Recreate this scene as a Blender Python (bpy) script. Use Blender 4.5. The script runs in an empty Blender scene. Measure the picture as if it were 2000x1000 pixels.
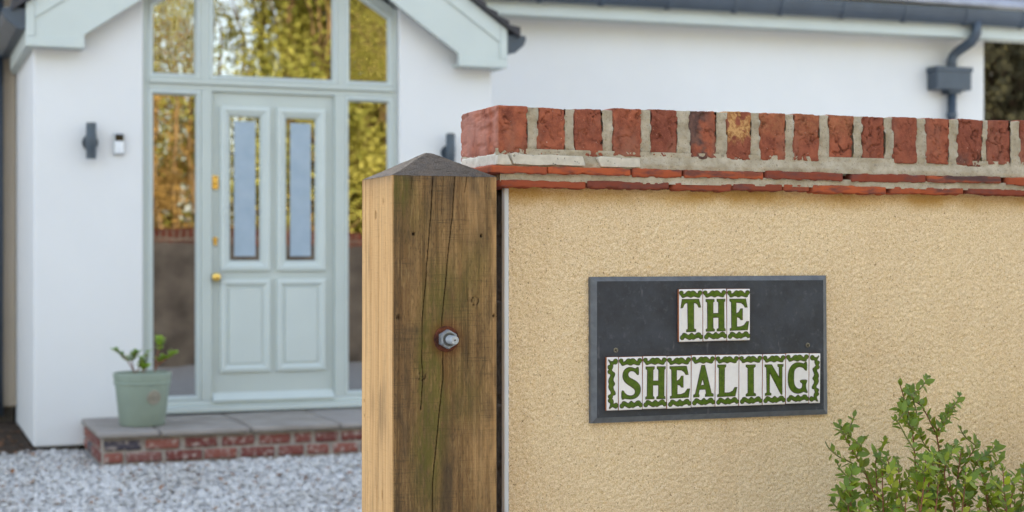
import bpy, bmesh, math, random
import numpy as np
from mathutils import Matrix, Vector

random.seed(7)
RNG = np.random.RandomState(11)
R = math.radians
scene = bpy.context.scene
COL = scene.collection

# ------------------------------------------------------------------ camera
TH = R(21.4)                       # yaw of the view against the (parallel) wall and house fronts
CS, SN = math.cos(TH), math.sin(TH)
F = 3055.0                         # focal length in pixels of the 2000 px wide photograph (55 mm)
HC = 1.29                          # eye height
cam_d = bpy.data.cameras.new('camera')
cam = bpy.data.objects.new('camera', cam_d)
COL.objects.link(cam)
cam.location = (0, 0, HC)
cam.rotation_euler = (R(90), 0, -TH)
cam_d.sensor_width = 36.0
cam_d.lens = F / 2000 * 36.0
cam_d.clip_start = 0.05
cam_d.clip_end = 500
cam_d.dof.use_dof = True
cam_d.dof.focus_distance = 3.12
cam_d.dof.aperture_fstop = 4.7
scene.camera = cam

# ------------------------------------------------------------------ sky, sun, exposure
SUN_EL, SUN_AZ = R(20), R(10)      # the sun stands behind the house, a little to the right
world = bpy.data.worlds.new('World')
scene.world = world
world.use_nodes = True
wn = world.node_tree
wn.nodes.clear()
sky = wn.nodes.new('ShaderNodeTexSky')
sky.sky_type = 'NISHITA'
sky.sun_disc = False
sky.sun_elevation = SUN_EL
sky.sun_rotation = SUN_AZ
sky.air_density = 1.0
sky.dust_density = 2.0
sky.ozone_density = 1.0
hsv = wn.nodes.new('ShaderNodeHueSaturation')
hsv.inputs['Saturation'].default_value = 0.64
bg = wn.nodes.new('ShaderNodeBackground')
bg.inputs['Strength'].default_value = 0.15
wo = wn.nodes.new('ShaderNodeOutputWorld')
wn.links.new(sky.outputs[0], hsv.inputs['Color'])
wn.links.new(hsv.outputs[0], bg.inputs['Color'])
wn.links.new(bg.outputs[0], wo.inputs['Surface'])
sun_d = bpy.data.lights.new('sun', 'SUN')
sun_d.energy = 4.0
sun_d.angle = R(0.5)
sun_d.color = (1.0, 0.92, 0.80)
sun = bpy.data.objects.new('sun', sun_d)
COL.objects.link(sun)
sdir = Vector((math.sin(SUN_AZ) * math.cos(SUN_EL), math.cos(SUN_AZ) * math.cos(SUN_EL), math.sin(SUN_EL)))
sun.rotation_euler = sdir.to_track_quat('Z', 'Y').to_euler()
sun.location = (3, 20, 20)
vs = scene.view_settings
vs.view_transform = 'Standard'
vs.look = 'None'
vs.gamma = 1
vs.use_curve_mapping = False
vs.exposure = 2.3
try:
    scene.cycles.use_denoising = True
    scene.cycles.max_bounces = 8
    scene.cycles.transparent_max_bounces = 12
    scene.cycles.caustics_reflective = False
    scene.cycles.caustics_refractive = False
except Exception:
    pass


# ------------------------------------------------------------------ measuring
def gx(px, Y):
    u = (px - 1000) / F
    return Y * (SN + u * CS) / (CS - u * SN)


def gz(px, py, Y):
    u = (px - 1000) / F
    return HC + (500 - py) / F * Y / (CS - u * SN)


def px_of(x, y, z):
    d = SN * x + CS * y
    return 1000 + F * (CS * x - SN * y) / d, 500 - F * (z - HC) / d


# ------------------------------------------------------------------ numpy noise
def _hash(ix, iy, iz, seed):
    h = (ix.astype(np.uint64) * np.uint64(374761393) + iy.astype(np.uint64) * np.uint64(668265263)
         + iz.astype(np.uint64) * np.uint64(2147483647) + np.uint64(seed * 144665 + 97))
    h &= np.uint64(0xFFFFFFFF)
    h = ((h ^ (h >> np.uint64(13))) * np.uint64(1274126177)) & np.uint64(0xFFFFFFFF)
    h = ((h ^ (h >> np.uint64(16))) * np.uint64(2246822519)) & np.uint64(0xFFFFFFFF)
    h = h ^ (h >> np.uint64(15))
    return (h & np.uint64(0xFFFFFF)).astype(np.float64) / float(0xFFFFFF)


def vnoise(p, seed=0):
    p = np.asarray(p, dtype=np.float64) + 1000.0
    i = np.floor(p).astype(np.int64)
    f = p - i
    f = f * f * (3 - 2 * f)
    r = 0
    for dx in (0, 1):
        wx = f[:, 0] if dx else 1 - f[:, 0]
        for dy in (0, 1):
            wy = f[:, 1] if dy else 1 - f[:, 1]
            for dz in (0, 1):
                wz = f[:, 2] if dz else 1 - f[:, 2]
                r = r + wx * wy * wz * _hash(i[:, 0] + dx, i[:, 1] + dy, i[:, 2] + dz, seed)
    return r


def fbm(p, freq, octv=4, seed=0, gain=0.5):
    p = np.asarray(p, dtype=np.float64) * np.asarray(freq)
    a, s, t = 1.0, 0.0, 0.0
    for k in range(octv):
        s = s + a * vnoise(p, seed + k * 17)
        t += a
        a *= gain
        p = p * 2.03 + 3.7
    return s / t


def sstep(a, b, x):
    t = np.clip((x - a) / (b - a), 0, 1)
    return t * t * (3 - 2 * t)


# ------------------------------------------------------------------ materials
MATS = {}


class NT:
    """tiny helper round one node tree"""

    def __init__(self, name):
        self.m = bpy.data.materials.new(name)
        self.m.use_nodes = True
        self.t = self.m.node_tree
        self.t.nodes.clear()
        self.out = self.n('ShaderNodeOutputMaterial')

    def n(self, kind, **kw):
        nd = self.t.nodes.new(kind)
        for k, v in kw.items():
            if k[0].isupper() or ' ' in k:
                nd.inputs[k].default_value = v
            else:
                setattr(nd, k, v)
        return nd

    def l(self, a, b):
        self.t.links.new(a, b)

    def coord(self, scale=(1, 1, 1), rot=(0, 0, 0)):
        tc = self.n('ShaderNodeTexCoord')
        mp = self.n('ShaderNodeMapping')
        mp.inputs['Scale'].default_value = scale
        mp.inputs['Rotation'].default_value = rot
        self.l(tc.outputs['Object'], mp.inputs['Vector'])
        return mp.outputs['Vector']

    def noise(self, scale, detail=4, rough=0.55, vec=None, dist=0.0):
        nd = self.n('ShaderNodeTexNoise')
        nd.inputs['Scale'].default_value = scale
        nd.inputs['Detail'].default_value = detail
        nd.inputs['Roughness'].default_value = rough
        nd.inputs['Distortion'].default_value = dist
        self.l(vec if vec is not None else self.coord(), nd.inputs['Vector'])
        return nd.outputs['Fac']

    def ramp(self, fac, lo, hi):
        nd = self.n('ShaderNodeMapRange')
        nd.inputs['From Min'].default_value = lo
        nd.inputs['From Max'].default_value = hi
        nd.clamp = True
        self.l(fac, nd.inputs['Value'])
        return nd.outputs['Result']

    def mix(self, fac, a, b, mode='MIX'):
        nd = self.n('ShaderNodeMix', data_type='RGBA', blend_type=mode)
        for v, sock in ((fac, nd.inputs[0]), (a, nd.inputs[6]), (b, nd.inputs[7])):
            if isinstance(v, bpy.types.NodeSocket):
                self.l(v, sock)
            elif isinstance(v, (int, float)):
                sock.default_value = v
            else:
                sock.default_value = (*v[:3], 1)
        return nd.outputs[2]

    def math(self, op, a, b=0.0):
        nd = self.n('ShaderNodeMath', operation=op)
        for v, sock in ((a, nd.inputs[0]), (b, nd.inputs[1])):
            if isinstance(v, bpy.types.NodeSocket):
                self.l(v, sock)
            else:
                sock.default_value = v
        return nd.outputs[0]

    def attr(self, name):
        return self.n('ShaderNodeAttribute', attribute_name=name).outputs['Fac']

    def rand(self):
        return self.n('ShaderNodeObjectInfo').outputs['Random']

    def bump(self, h, strength=0.4, dist=0.002):
        nd = self.n('ShaderNodeBump')
        nd.inputs['Strength'].default_value = strength
        nd.inputs['Distance'].default_value = dist
        self.l(h, nd.inputs['Height'])
        return nd.outputs['Normal']

    def principled(self, col, rough=0.6, normal=None, metal=0.0, spec=0.5, coat=0.0, transl=None):
        b = self.n('ShaderNodeBsdfPrincipled')
        for v, k in ((col, 'Base Color'), (rough, 'Roughness'), (metal, 'Metallic'), (spec, 'Specular IOR Level'), (coat, 'Coat Weight')):
            if isinstance(v, bpy.types.NodeSocket):
                self.l(v, b.inputs[k])
            elif isinstance(v, (int, float)):
                b.inputs[k].default_value = v
            else:
                b.inputs[k].default_value = (*v[:3], 1)
        if normal is not None:
            self.l(normal, b.inputs['Normal'])
        sh = b.outputs[0]
        if transl is not None:
            tr = self.n('ShaderNodeBsdfTranslucent')
            if isinstance(transl[0], bpy.types.NodeSocket):
                self.l(transl[0], tr.inputs['Color'])
            else:
                tr.inputs['Color'].default_value = (*transl[0], 1)
            mx = self.n('ShaderNodeMixShader')
            mx.inputs[0].default_value = transl[1]
            self.l(sh, mx.inputs[1])
            self.l(tr.outputs[0], mx.inputs[2])
            sh = mx.outputs[0]
        self.l(sh, self.out.inputs['Surface'])
        return b


def simple(name, col, rough=0.6, var=0.12, scale=6.0, bump=0.0, bscale=60, spec=0.4, metal=0.0, coat=0.0):
    t = NT(name)
    n = t.noise(scale, 5)
    dark = tuple(c * (1 - var) for c in col)
    lite = tuple(min(1, c * (1 + var)) for c in col)
    c = t.mix(t.ramp(n, .3, .7), dark, lite)
    nrm = None
    if bump:
        nrm = t.bump(t.noise(bscale, 4), bump, 0.003)
    t.principled(c, rough, nrm, metal, spec, coat)
    MATS[name] = t.m
    return t.m


def build_materials():
    simple('white_render', (.725, .718, .708), .9, .03, 1.2, .35, 160, .2)
    simple('beige_side_render', (.50, .42, .33), .9, .05, 1.5, .35, 140, .2)  # left wing: warm shade painted into the render colour as beige
    simple('sage_paint', (.48, .52, .485), .42, .03, 3, .05, 90, .5)
    simple('sage_paint_light', (.535, .58, .55), .4, .03, 3, .05, 90, .5)
    simple('black_gutter', (.050, .068, .092), .38, .15, 6, .03, 60, .5)
    simple('dark_tile', (.045, .042, .045), .7, .3, 9, .3, 60, .4)
    simple('slate_roof', (.27, .275, .31), .5, .2, 5, .3, 50, .4)
    simple('lamp_grey', (.048, .066, .085), .4, .1, 20, .0, 60, .5)
    simple('chrome_grey', (.45, .47, .50), .3, .05, 20, .0, 60, .5, .6)
    simple('bell_white', (.78, .80, .83), .25, .02, 20, .0, 60, .5)
    simple('bell_black', (.012, .011, .010), .15, .1, 20, .0, 60, .5)
    simple('brass', (.85, .58, .16), .25, .1, 30, .0, 60, .5, .9)
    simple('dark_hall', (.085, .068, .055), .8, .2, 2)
    simple('soil', (.05, .035, .025), .95, .4, 25, .6, 40, .2)
    simple('step_mortar', (.36, .31, .265), .95, .2, 20, .5, 120, .2)
    simple('pot_green', (.265, .315, .25), .55, .06, 9, .05, 50, .4)
    simple('pot_emblem', (.30, .27, .21), .6, .12, 60, .05, 50, .4)
    simple('bead_white', (.66, .69, .74), .4, .03, 20, .05, 60, .5)
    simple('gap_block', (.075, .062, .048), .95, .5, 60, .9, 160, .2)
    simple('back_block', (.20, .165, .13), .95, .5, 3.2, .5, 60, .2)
    simple('twig', (.22, .09, .045), .7, .3, 90, .3, 200, .3)
    simple('twig_green', (.16, .15, .04), .7, .3, 90, .3, 200, .3)
    simple('bark', (.12, .085, .055), .95, .35, 6, .8, 20, .2)
    simple('terracotta', (.42, .145, .06), .8, .15, 80, .3, 300, .3)
    simple('screw_metal', (.20, .185, .15), .45, .3, 300, .2, 400, .5, .7)
    simple('galvanised', (.27, .285, .30), .5, .3, 140, .3, 300, .5, .25)
    simple('rod_core', (.085, .085, .08), .6, .3, 300, .4, 300, .4, .2)
    simple('rod_zinc', (.40, .43, .46), .45, .15, 300, .2, 300, .5, .3)
    simple('dead_leaf', (.20, .09, .04), .8, .4, 20)

    # paving slabs of the step
    t = NT('paving'); MATS['paving'] = t.m
    n = t.noise(5, 6)
    c = t.mix(t.ramp(n, .35, .65), (.225, .19, .155), (.335, .295, .255))
    c = t.mix(t.math('MULTIPLY', t.rand(), .55), c, (.31, .28, .265))
    t.principled(c, .75, t.bump(t.noise(60, 5), .4, .003), 0, .35)

    # bricks of the step, each with its own tone
    t = NT('step_brick'); MATS['step_brick'] = t.m
    r = t.rand()
    c = t.mix(t.ramp(r, .1, .9), (.17, .05, .042), (.27, .095, .07))
    c = t.mix(t.ramp(r, .86, .93), c, (.07, .06, .075))
    c = t.mix(t.ramp(t.noise(30, 5), .5, .72), c, (.45, .37, .32))
    t.principled(c, .85, t.bump(t.noise(90, 5), .7, .004), 0, .25)

    # fired hand-made coping bricks
    t = NT('coping_brick'); MATS['coping_brick'] = t.m
    r = t.rand()
    c = t.mix(r, (.25, .076, .048), (.40, .120, .063))
    n1 = t.noise(38, 6, .62)
    c = t.mix(t.ramp(n1, .34, .62), (.185, .052, .032), c)
    c = t.mix(t.ramp(t.noise(16, 5, .6, t.coord((1, 1, .45))), .52, .78), c, (.30, .135, .09))
    c = t.mix(t.ramp(t.noise(420, 3), .56, .74), c, (.36, .13, .075))
    c = t.mix(t.math('MULTIPLY', t.attr('crack'), .7), c, (.055, .018, .012))
    c = t.mix(t.attr('burn'), c, t.mix(t.ramp(t.noise(120, 4), .35, .65), (.05, .042, .042), (.14, .085, .07)))
    c = t.mix(t.math('MULTIPLY', t.attr('lichen'), .85), c, t.mix(t.ramp(t.noise(170, 4), .4, .6), (.36, .16, .06), (.62, .37, .15)))
    c = t.mix(t.attr('bloom'), c, (.46, .235, .185))
    # white chips of lime
    c = t.mix(t.math('MULTIPLY', t.ramp(t.noise(150, 2), .735, .76), .8), c, (.62, .52, .42))
    t.principled(c, .9, t.bump(t.noise(330, 5, .7), .8, .0016), 0, .2)

    t = NT('creasing_tile'); MATS['creasing_tile'] = t.m
    r = t.rand()
    c = t.mix(t.ramp(r, .2, .8), (.235, .055, .03), (.42, .095, .035))
    c = t.mix(t.ramp(t.noise(45, 5, .6, t.coord((.5, 1, 1.5))), .48, .68), c, (.15, .055, .045))
    c = t.mix(t.attr('burn'), c, (.07, .045, .045))
    t.principled(c, .85, t.bump(t.noise(260, 4, .65), .7, .0013), 0, .22)

    t = NT('mortar'); MATS['mortar'] = t.m
    c = t.mix(t.ramp(t.noise(28, 6, .65), .3, .7), (.33, .275, .19), (.54, .475, .375))
    c = t.mix(t.ramp(t.noise(300, 3), .58, .72), c, (.26, .21, .15))
    c = t.mix(t.math('MULTIPLY', t.ramp(t.noise(60, 3), .64, .74), .6), c, (.16, .13, .10))
    t.principled(c, .95, t.bump(t.noise(260, 5, .7), .8, .0018), 0, .15)

    t = NT('mortar_flake'); MATS['mortar_flake'] = t.m
    c = t.mix(t.ramp(t.noise(60, 5), .3, .7), (.50, .45, .37), (.66, .61, .52))
    c = t.mix(t.ramp(t.noise(110, 3), .64, .72), c, (.09, .08, .075))
    t.principled(c, .95, t.bump(t.noise(260, 5, .7), .7, .0018), 0, .15)

    # sandy roughcast
    t = NT('sand_render'); MATS['sand_render'] = t.m
    c = t.mix(t.ramp(t.noise(420, 3, .6), .34, .66), (.60, .42, .215), (.95, .775, .535))
    c = t.mix(t.ramp(t.noise(230, 2), .64, .74), c, (.27, .165, .075))
    c = t.mix(t.ramp(t.noise(2.6, 4), .35, .7), c, t.mix(1.0, c, (.93, .91, .91), 'MULTIPLY'))
    c = t.mix(t.math('MULTIPLY', t.ramp(t.noise(7, 5, .6, t.coord((2.2, 1, .22))), .5, .75), .35), c, t.mix(1.0, c, (.86, .80, .74), 'MULTIPLY'))
    c = t.mix(t.math('MULTIPLY', t.ramp(t.noise(300, 1, .5, t.coord((1, 1, 1), (.3, .2, .7))), .80, .83), .8), c, (.14, .09, .05))
    c = t.mix(t.math('MULTIPLY', t.attr('rust'), .8), c, (.44, .235, .035))  # soft shade below the tiles, painted into the render as yellow-brown
    t.principled(c, .95, t.bump(t.noise(520, 4, .7), .75, .0016), 0, .12)

    # weathered softwood post
    t = NT('post_wood'); MATS['post_wood'] = t.m
    g1 = t.noise(22, 5, .55, t.coord((4.0, 4.0, .10)), .6)
    g2 = t.noise(120, 4, .6, t.coord((3.2, 3.2, .035)))
    saw = t.noise(90, 3, .6, t.coord((.22, .22, 5.5)))
    old = t.mix(t.ramp(g1, .34, .64), (.135, .073, .030), (.275, .160, .068))
    old = t.mix(t.math('MULTIPLY', t.math('MULTIPLY', t.ramp(g2, .48, .66), t.ramp(t.noise(14, 4, .6, t.coord((1, 1, .4))), .4, .62)), .75), old, (.40, .245, .10))
    old = t.mix(t.math('MULTIPLY', t.math('MULTIPLY', t.ramp(saw, .52, .68), t.ramp(t.noise(16, 3), .38, .58)), .75), old, (.095, .062, .03))
    old = t.mix(t.math('MULTIPLY', t.ramp(t.noise(260, 3, .6, t.coord((1.6, 1.6, .35))), .5, .68), .55), old, (.055, .034, .018))
    old = t.mix(t.math('MULTIPLY', t.ramp(t.noise(210, 3, .6, t.coord((1.6, 1.6, .12), (.3, .1, 0))), .56, .70), .5), old, (.44, .29, .13))
    new = t.mix(t.ramp(g1, .3, .7), (.49, .265, .10), (.70, .415, .18))
    new = t.mix(t.math('MULTIPLY', t.ramp(g2, .45, .75), .4), new, (.78, .57, .31))
    new = t.mix(t.math('MULTIPLY', t.ramp(saw, .55, .72), .25), new, (.26, .15, .06))
    c = t.mix(t.attr('fresh'), old, new)
    blot = t.noise(30, 4, .6, t.coord((1.4, 1.4, .22)))
    c = t.mix(t.math('MULTIPLY', t.ramp(blot, .46, .66), t.math('SUBTRACT', .5, t.math('MULTIPLY', t.attr('fresh'), .42))), c, (.062, .044, .024))
    c = t.mix(t.math('MULTIPLY', t.math('MULTIPLY', t.attr('algae'), t.ramp(t.noise(55, 4, .65, t.coord((1.6, 1.6, .5))), .26, .54)), .72), c, (.105, .100, .018))
    c = t.mix(t.math('MULTIPLY', t.attr('stain'), .8), c, (.045, .034, .024))
    c = t.mix(t.attr('grey'), c, t.mix(t.ramp(g2, .35, .68), (.040, .032, .027), (.115, .098, .082)))
    c = t.mix(t.attr('rust'), c, (.15, .042, .012))
    c = t.mix(t.attr('crack'), c, (.018, .012, .008))
    hh = t.math('ADD', t.math('MULTIPLY', g2, 1.0), t.math('MULTIPLY', saw, .6))
    t.principled(c, .85, t.bump(hh, .55, .0012), 0, .2)

    t = NT('rusty_iron'); MATS['rusty_iron'] = t.m
    c = t.mix(t.ramp(t.noise(90, 5), .35, .65), (.045, .016, .011), (.17, .05, .022))
    t.principled(c, .85, t.bump(t.noise(240, 4), .6, .001), 0, .25)

    # slate plaque
    t = NT('slate'); MATS['slate'] = t.m
    c = t.mix(t.ramp(t.noise(18, 6, .65), .3, .7), (.017, .020, .028), (.040, .047, .062))
    c = t.mix(t.math('MULTIPLY', t.ramp(t.noise(70, 5, .7), .57, .75), .5), c, (.11, .115, .135))
    c = t.mix(t.math('MULTIPLY', t.ramp(t.noise(30, 3, .6, t.coord((1.6, 1, .5))), .67, .74), .45), c, (.13, .135, .15))
    t.principled(c, .52, t.bump(t.noise(38, 6, .7), .6, .0022), 0, .45)
    t = NT('slate_edge'); MATS['slate_edge'] = t.m
    c = t.mix(t.ramp(t.noise(60, 5), .3, .7), (.085, .096, .112), (.135, .15, .172))
    t.principled(c, .5, t.bump(t.noise(200, 4), .3, .001), 0, .5)

    t = NT('tile_white'); MATS['tile_white'] = t.m
    c = t.mix(t.ramp(t.noise(60, 3), .3, .7), (.72, .69, .68), (.79, .765, .76))
    t.principled(c, .16, t.bump(t.noise(45, 3), .12, .001), 0, .5, .3)
    t = NT('glaze_green'); MATS['glaze_green'] = t.m
    c = t.mix(t.ramp(t.noise(110, 4), .32, .68), (.042, .088, .005), (.088, .145, .009))
    t.principled(c, .3, t.bump(t.noise(70, 3), .25, .001), 0, .3, .0)
    t = NT('glaze_line'); MATS['glaze_line'] = t.m
    c = t.mix(t.ramp(t.noise(160, 3), .3, .7), (.025, .016, .012), (.085, .04, .025))
    t.principled(c, .6, None, 0, .3)

    # window glass: coated double glazing, strongly mirroring, a dark hall behind
    def glass(name, wave, wscale, refl=.25):
        t = NT(name); MATS[name] = t.m
        nrm = t.bump(t.noise(wscale, 2, .4), wave, .02)
        gl = t.n('ShaderNodeBsdfGlossy'); gl.inputs['Roughness'].default_value = 0.0
        gl.inputs['Color'].default_value = (.97, .96, .94, 1)
        tr = t.n('ShaderNodeBsdfTransparent'); tr.inputs['Color'].default_value = (.45, .45, .42, 1)
        t.l(nrm, gl.inputs['Normal'])
        fr = t.n('ShaderNodeFresnel'); fr.inputs['IOR'].default_value = 1.5
        mx = t.n('ShaderNodeMixShader')
        t.l(t.math('MINIMUM', t.math('ADD', fr.outputs[0], refl), 1.0), mx.inputs[0])
        t.l(tr.outputs[0], mx.inputs[1]); t.l(gl.outputs[0], mx.inputs[2])
        t.l(mx.outputs[0], t.out.inputs['Surface'])
    glass('window_glass', .05, 2.2)
    glass('window_glass_wavy', .22, 6.0)
    t = NT('frosted_glass'); MATS['frosted_glass'] = t.m
    c = t.mix(t.ramp(t.noise(9, 4), .3, .7), (.29, .375, .455), (.36, .44, .52))
    t.principled(c, .30, None, 0, .6)

    # white limestone chippings
    t = NT('chippings'); MATS['chippings'] = t.m
    c = t.mix(t.ramp(t.noise(26, 1), .3, .7), (.44, .43, .415), (.66, .64, .615))
    c = t.mix(t.math('MULTIPLY', t.ramp(t.noise(1.6, 4), .48, .68), .45), c, (.34, .31, .275))
    c = t.mix(t.ramp(t.noise(21, 1), .66, .70), c, (.30, .20, .14))
    c = t.mix(t.ramp(t.noise(17, 1), .69, .72), c, (.12, .10, .09))
    t.principled(c, .85, t.bump(t.noise(150, 4), .5, .003), 0, .3)
    t = NT('ground_gravel'); MATS['ground_gravel'] = t.m
    c = t.mix(t.ramp(t.noise(22, 4), .3, .7), (.33, .32, .31), (.55, .54, .52))
    c = t.mix(t.ramp(t.noise(9, 3), .62, .75), c, (.25, .2, .16))
    t.principled(c, .9, t.bump(t.noise(70, 4), .8, .01), 0, .3)

    # leaves
    def leaf(name, dark, mid, bright, trc, rough=.32, tw=.28, spec=.5):
        t = NT(name); MATS[name] = t.m
        r = t.rand()
        n = t.noise(14, 3)
        f = t.math('ADD', t.math('MULTIPLY', r, .55), t.math('MULTIPLY', t.ramp(t.noise(38, 2), .25, .75), .45))
        c = t.mix(t.ramp(f, .2, .5), dark, mid)
        c = t.mix(t.ramp(f, .55, .85), c, bright)
        t.principled(c, rough, t.bump(t.noise(300, 3), .2, .001), 0, spec, 0, (trc, tw))
    leaf('bush_leaf', (.045, .115, .014), (.155, .25, .020), (.46, .45, .03), (.58, .62, .045), .42, .30, .4)
    leaf('pot_leaf', (.08, .16, .03), (.16, .28, .04), (.22, .33, .04), (.3, .42, .05))
    leaf('pot_leaf_young', (.22, .36, .03), (.30, .45, .04), (.38, .52, .05), (.45, .6, .06))
    leaf('dark_foliage', (.030, .031, .018), (.055, .052, .030), (.10, .085, .045), (.12, .11, .05), .7, .2, .1)
    t = NT('spring_foliage'); MATS['spring_foliage'] = t.m
    n = t.noise(.55, 4, .6)
    c = t.mix(t.ramp(n, .35, .65), (.20, .205, .040), (.43, .39, .085))
    c = t.mix(t.ramp(t.noise(1.7, 2), .55, .75), c, (.12, .16, .02))
    t.principled(c, .7, None, 0, .2, 0, ((.5, .45, .06), .35))
    t = NT('dry_foliage'); MATS['dry_foliage'] = t.m
    c = t.mix(t.ramp(t.noise(.9, 4), .35, .65), (.13, .075, .025), (.36, .22, .06))
    t.principled(c, .8, None, 0, .2, 0, ((.4, .26, .07), .3))
    t = NT('golden_bark'); MATS['golden_bark'] = t.m
    c = t.mix(t.ramp(t.noise(4, 5), .3, .7), (.09, .06, .03), (.26, .165, .07))
    t.principled(c, .9, None, 0, .2)


build_materials()


# ------------------------------------------------------------------ mesh helpers
class MB:
    def __init__(self):
        self.v, self.f = [], []

    def add(self, verts, faces):
        o = len(self.v)
        self.v += [tuple(map(float, p)) for p in verts]
        self.f += [tuple(i + o for i in fc) for fc in faces]
        return self

    def box(self, x0, x1, y0, y1, z0, z1):
        return self.add([(x0, y0, z0), (x1, y0, z0), (x1, y1, z0), (x0, y1, z0), (x0, y0, z1), (x1, y0, z1), (x1, y1, z1), (x0, y1, z1)],
                        [(0, 3, 2, 1), (4, 5, 6, 7), (0, 1, 5, 4), (1, 2, 6, 5), (2, 3, 7, 6), (3, 0, 4, 7)])

    def prism(self, poly, y0, y1):
        """polygon in XZ (counter-clockwise seen from -Y) pushed from y0 (front) to y1"""
        n = len(poly)
        v = [(x, y0, z) for x, z in poly] + [(x, y1, z) for x, z in poly]
        f = [tuple(range(n)), tuple(range(2 * n - 1, n - 1, -1))]
        for i in range(n):
            j = (i + 1) % n
            f.append((j, i, i + n, j + n))
        return self.add(v, f)

    def moulding(self, poly, profile, closed_fill=False):
        """rings of a convex polygon (XZ, ccw): profile = [(inset, y), ...]"""
        rings = [[(x, y, z) for x, z in inset(poly, d)] for d, y in profile]
        n = len(poly)
        v = [p for r in rings for p in r]
        f = []
        for k in range(len(rings) - 1):
            for i in range(n):
                j = (i + 1) % n
                f.append((k * n + i, k * n + j, (k + 1) * n + j, (k + 1) * n + i))
        if closed_fill:
            f.append(tuple(range((len(rings) - 1) * n, len(rings) * n)))
        return self.add(v, f)

    def tube(self, pts, rad, n=8, caps=True):
        pts = [Vector(p) for p in pts]
        rads = rad if isinstance(rad, (list, tuple)) else [rad] * len(pts)
        v, f = [], []
        ref = None
        for i, p in enumerate(pts):
            d = (pts[min(i + 1, len(pts) - 1)] - pts[max(i - 1, 0)]).normalized()
            if ref is None:
                ref = d.orthogonal().normalized()
            a = (ref - d * ref.dot(d)).normalized()
            ref = a
            b = d.cross(a)
            for k in range(n):
                t = 2 * math.pi * k / n
                v.append(p + (a * math.cos(t) + b * math.sin(t)) * rads[i])
        for i in range(len(pts) - 1):
            for k in range(n):
                k2 = (k + 1) % n
                f.append((i * n + k, i * n + k2, (i + 1) * n + k2, (i + 1) * n + k))
        if caps:
            f.append(tuple(range(n - 1, -1, -1)))
            f.append(tuple(range((len(pts) - 1) * n, len(pts) * n)))
        return self.add(v, f)

    def lathe(self, c, prof, n=40):
        """prof = [(r, z)] round the vertical axis at c"""
        v, f = [], []
        for r, z in prof:
            for k in range(n):
                t = 2 * math.pi * k / n
                v.append((c[0] + r * math.cos(t), c[1] + r * math.sin(t), c[2] + z))
        for i in range(len(prof) - 1):
            for k in range(n):
                k2 = (k + 1) % n
                f.append((i * n + k, i * n + k2, (i + 1) * n + k2, (i + 1) * n + k))
        return self.add(v, f)


def inset(poly, d):
    if d == 0:
        return list(poly)
    n = len(poly)
    out = []
    for i in range(n):
        p0, p1, p2 = Vector(poly[i - 1]), Vector(poly[i]), Vector(poly[(i + 1) % n])
        e1, e2 = (p1 - p0).normalized(), (p2 - p1).normalized()
        n1, n2 = Vector((-e1.y, e1.x)), Vector((-e2.y, e2.x))
        k = 1 + n1.dot(n2)
        m = (n1 + n2) / max(k, .2)
        out.append(tuple(p1 + m * d))
    return out


def rect(x0, x1, z0, z1):
    return [(x0, z0), (x1, z0), (x1, z1), (x0, z1)]


ROOT = {}


def tag(o, label=None, cat=None, group=None, kind=None):
    for k, v in (('label', label), ('category', cat), ('group', group), ('kind', kind)):
        if v:
            o[k] = v
    return o


def thing(name, loc, label, cat, group=None):
    o = bpy.data.objects.new(name, None)
    COL.objects.link(o)
    o.location = loc
    o.empty_display_size = .1
    ROOT[o] = Vector(loc)
    return tag(o, label, cat, group)


def hang(o, parent):
    o.parent = parent
    if parent in ROOT:
        o.matrix_parent_inverse = Matrix.Translation(-ROOT[parent])


def mesh_of(name, verts, faces, mat, smooth=False):
    me = bpy.data.meshes.new(name)
    me.from_pydata([tuple(p) for p in verts], [], faces)
    if mat:
        me.materials.append(MATS[mat])
    if smooth:
        me.polygons.foreach_set('use_smooth', [True] * len(me.polygons))
    me.update()
    return me


def obj(name, mb, mat, parent=None, smooth=False, bevel=0.0, label=None, kind=None, auto=None):
    me = mesh_of(name, mb.v, mb.f, mat, smooth) if isinstance(mb, MB) else mb
    o = bpy.data.objects.new(name, me)
    COL.objects.link(o)
    if parent is not None:
        hang(o, parent)
    if bevel:
        b = o.modifiers.new('bevel', 'BEVEL')
        b.width = bevel
        b.segments = 2
        b.limit_method = 'ANGLE'
        b.angle_limit = R(35)
    if label:
        o['label'] = label
    if kind:
        o['kind'] = kind
    return o


def grid_mesh(P, nu, nv, mat, attrs=None, smooth=True, flip=False):
    """P: (nv*nu, 3) rows of nu"""
    me = bpy.data.meshes.new('sheet')
    i = np.arange((nu - 1) * (nv - 1))
    a = (i // (nu - 1)) * nu + i % (nu - 1)
    q = np.stack([a, a + 1, a + nu + 1, a + nu], 1)
    if flip:
        q = q[:, ::-1]
    me.vertices.add(len(P))
    me.vertices.foreach_set('co', np.ascontiguousarray(P, dtype=np.float32).ravel())
    me.loops.add(q.size)
    me.loops.foreach_set('vertex_index', np.ascontiguousarray(q, dtype=np.int32).ravel())
    me.polygons.add(len(q))
    me.polygons.foreach_set('loop_start', np.arange(0, q.size, 4, dtype=np.int32))
    me.polygons.foreach_set('loop_total', np.full(len(q), 4, dtype=np.int32))
    me.update(calc_edges=True)
    me.materials.append(MATS[mat])
    if smooth:
        me.polygons.foreach_set('use_smooth', [True] * len(q))
    for k, v in (attrs or {}).items():
        at = me.attributes.new(k, 'FLOAT', 'POINT')
        at.data.foreach_set('value', np.ascontiguousarray(v, dtype=np.float32))
    return me


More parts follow.
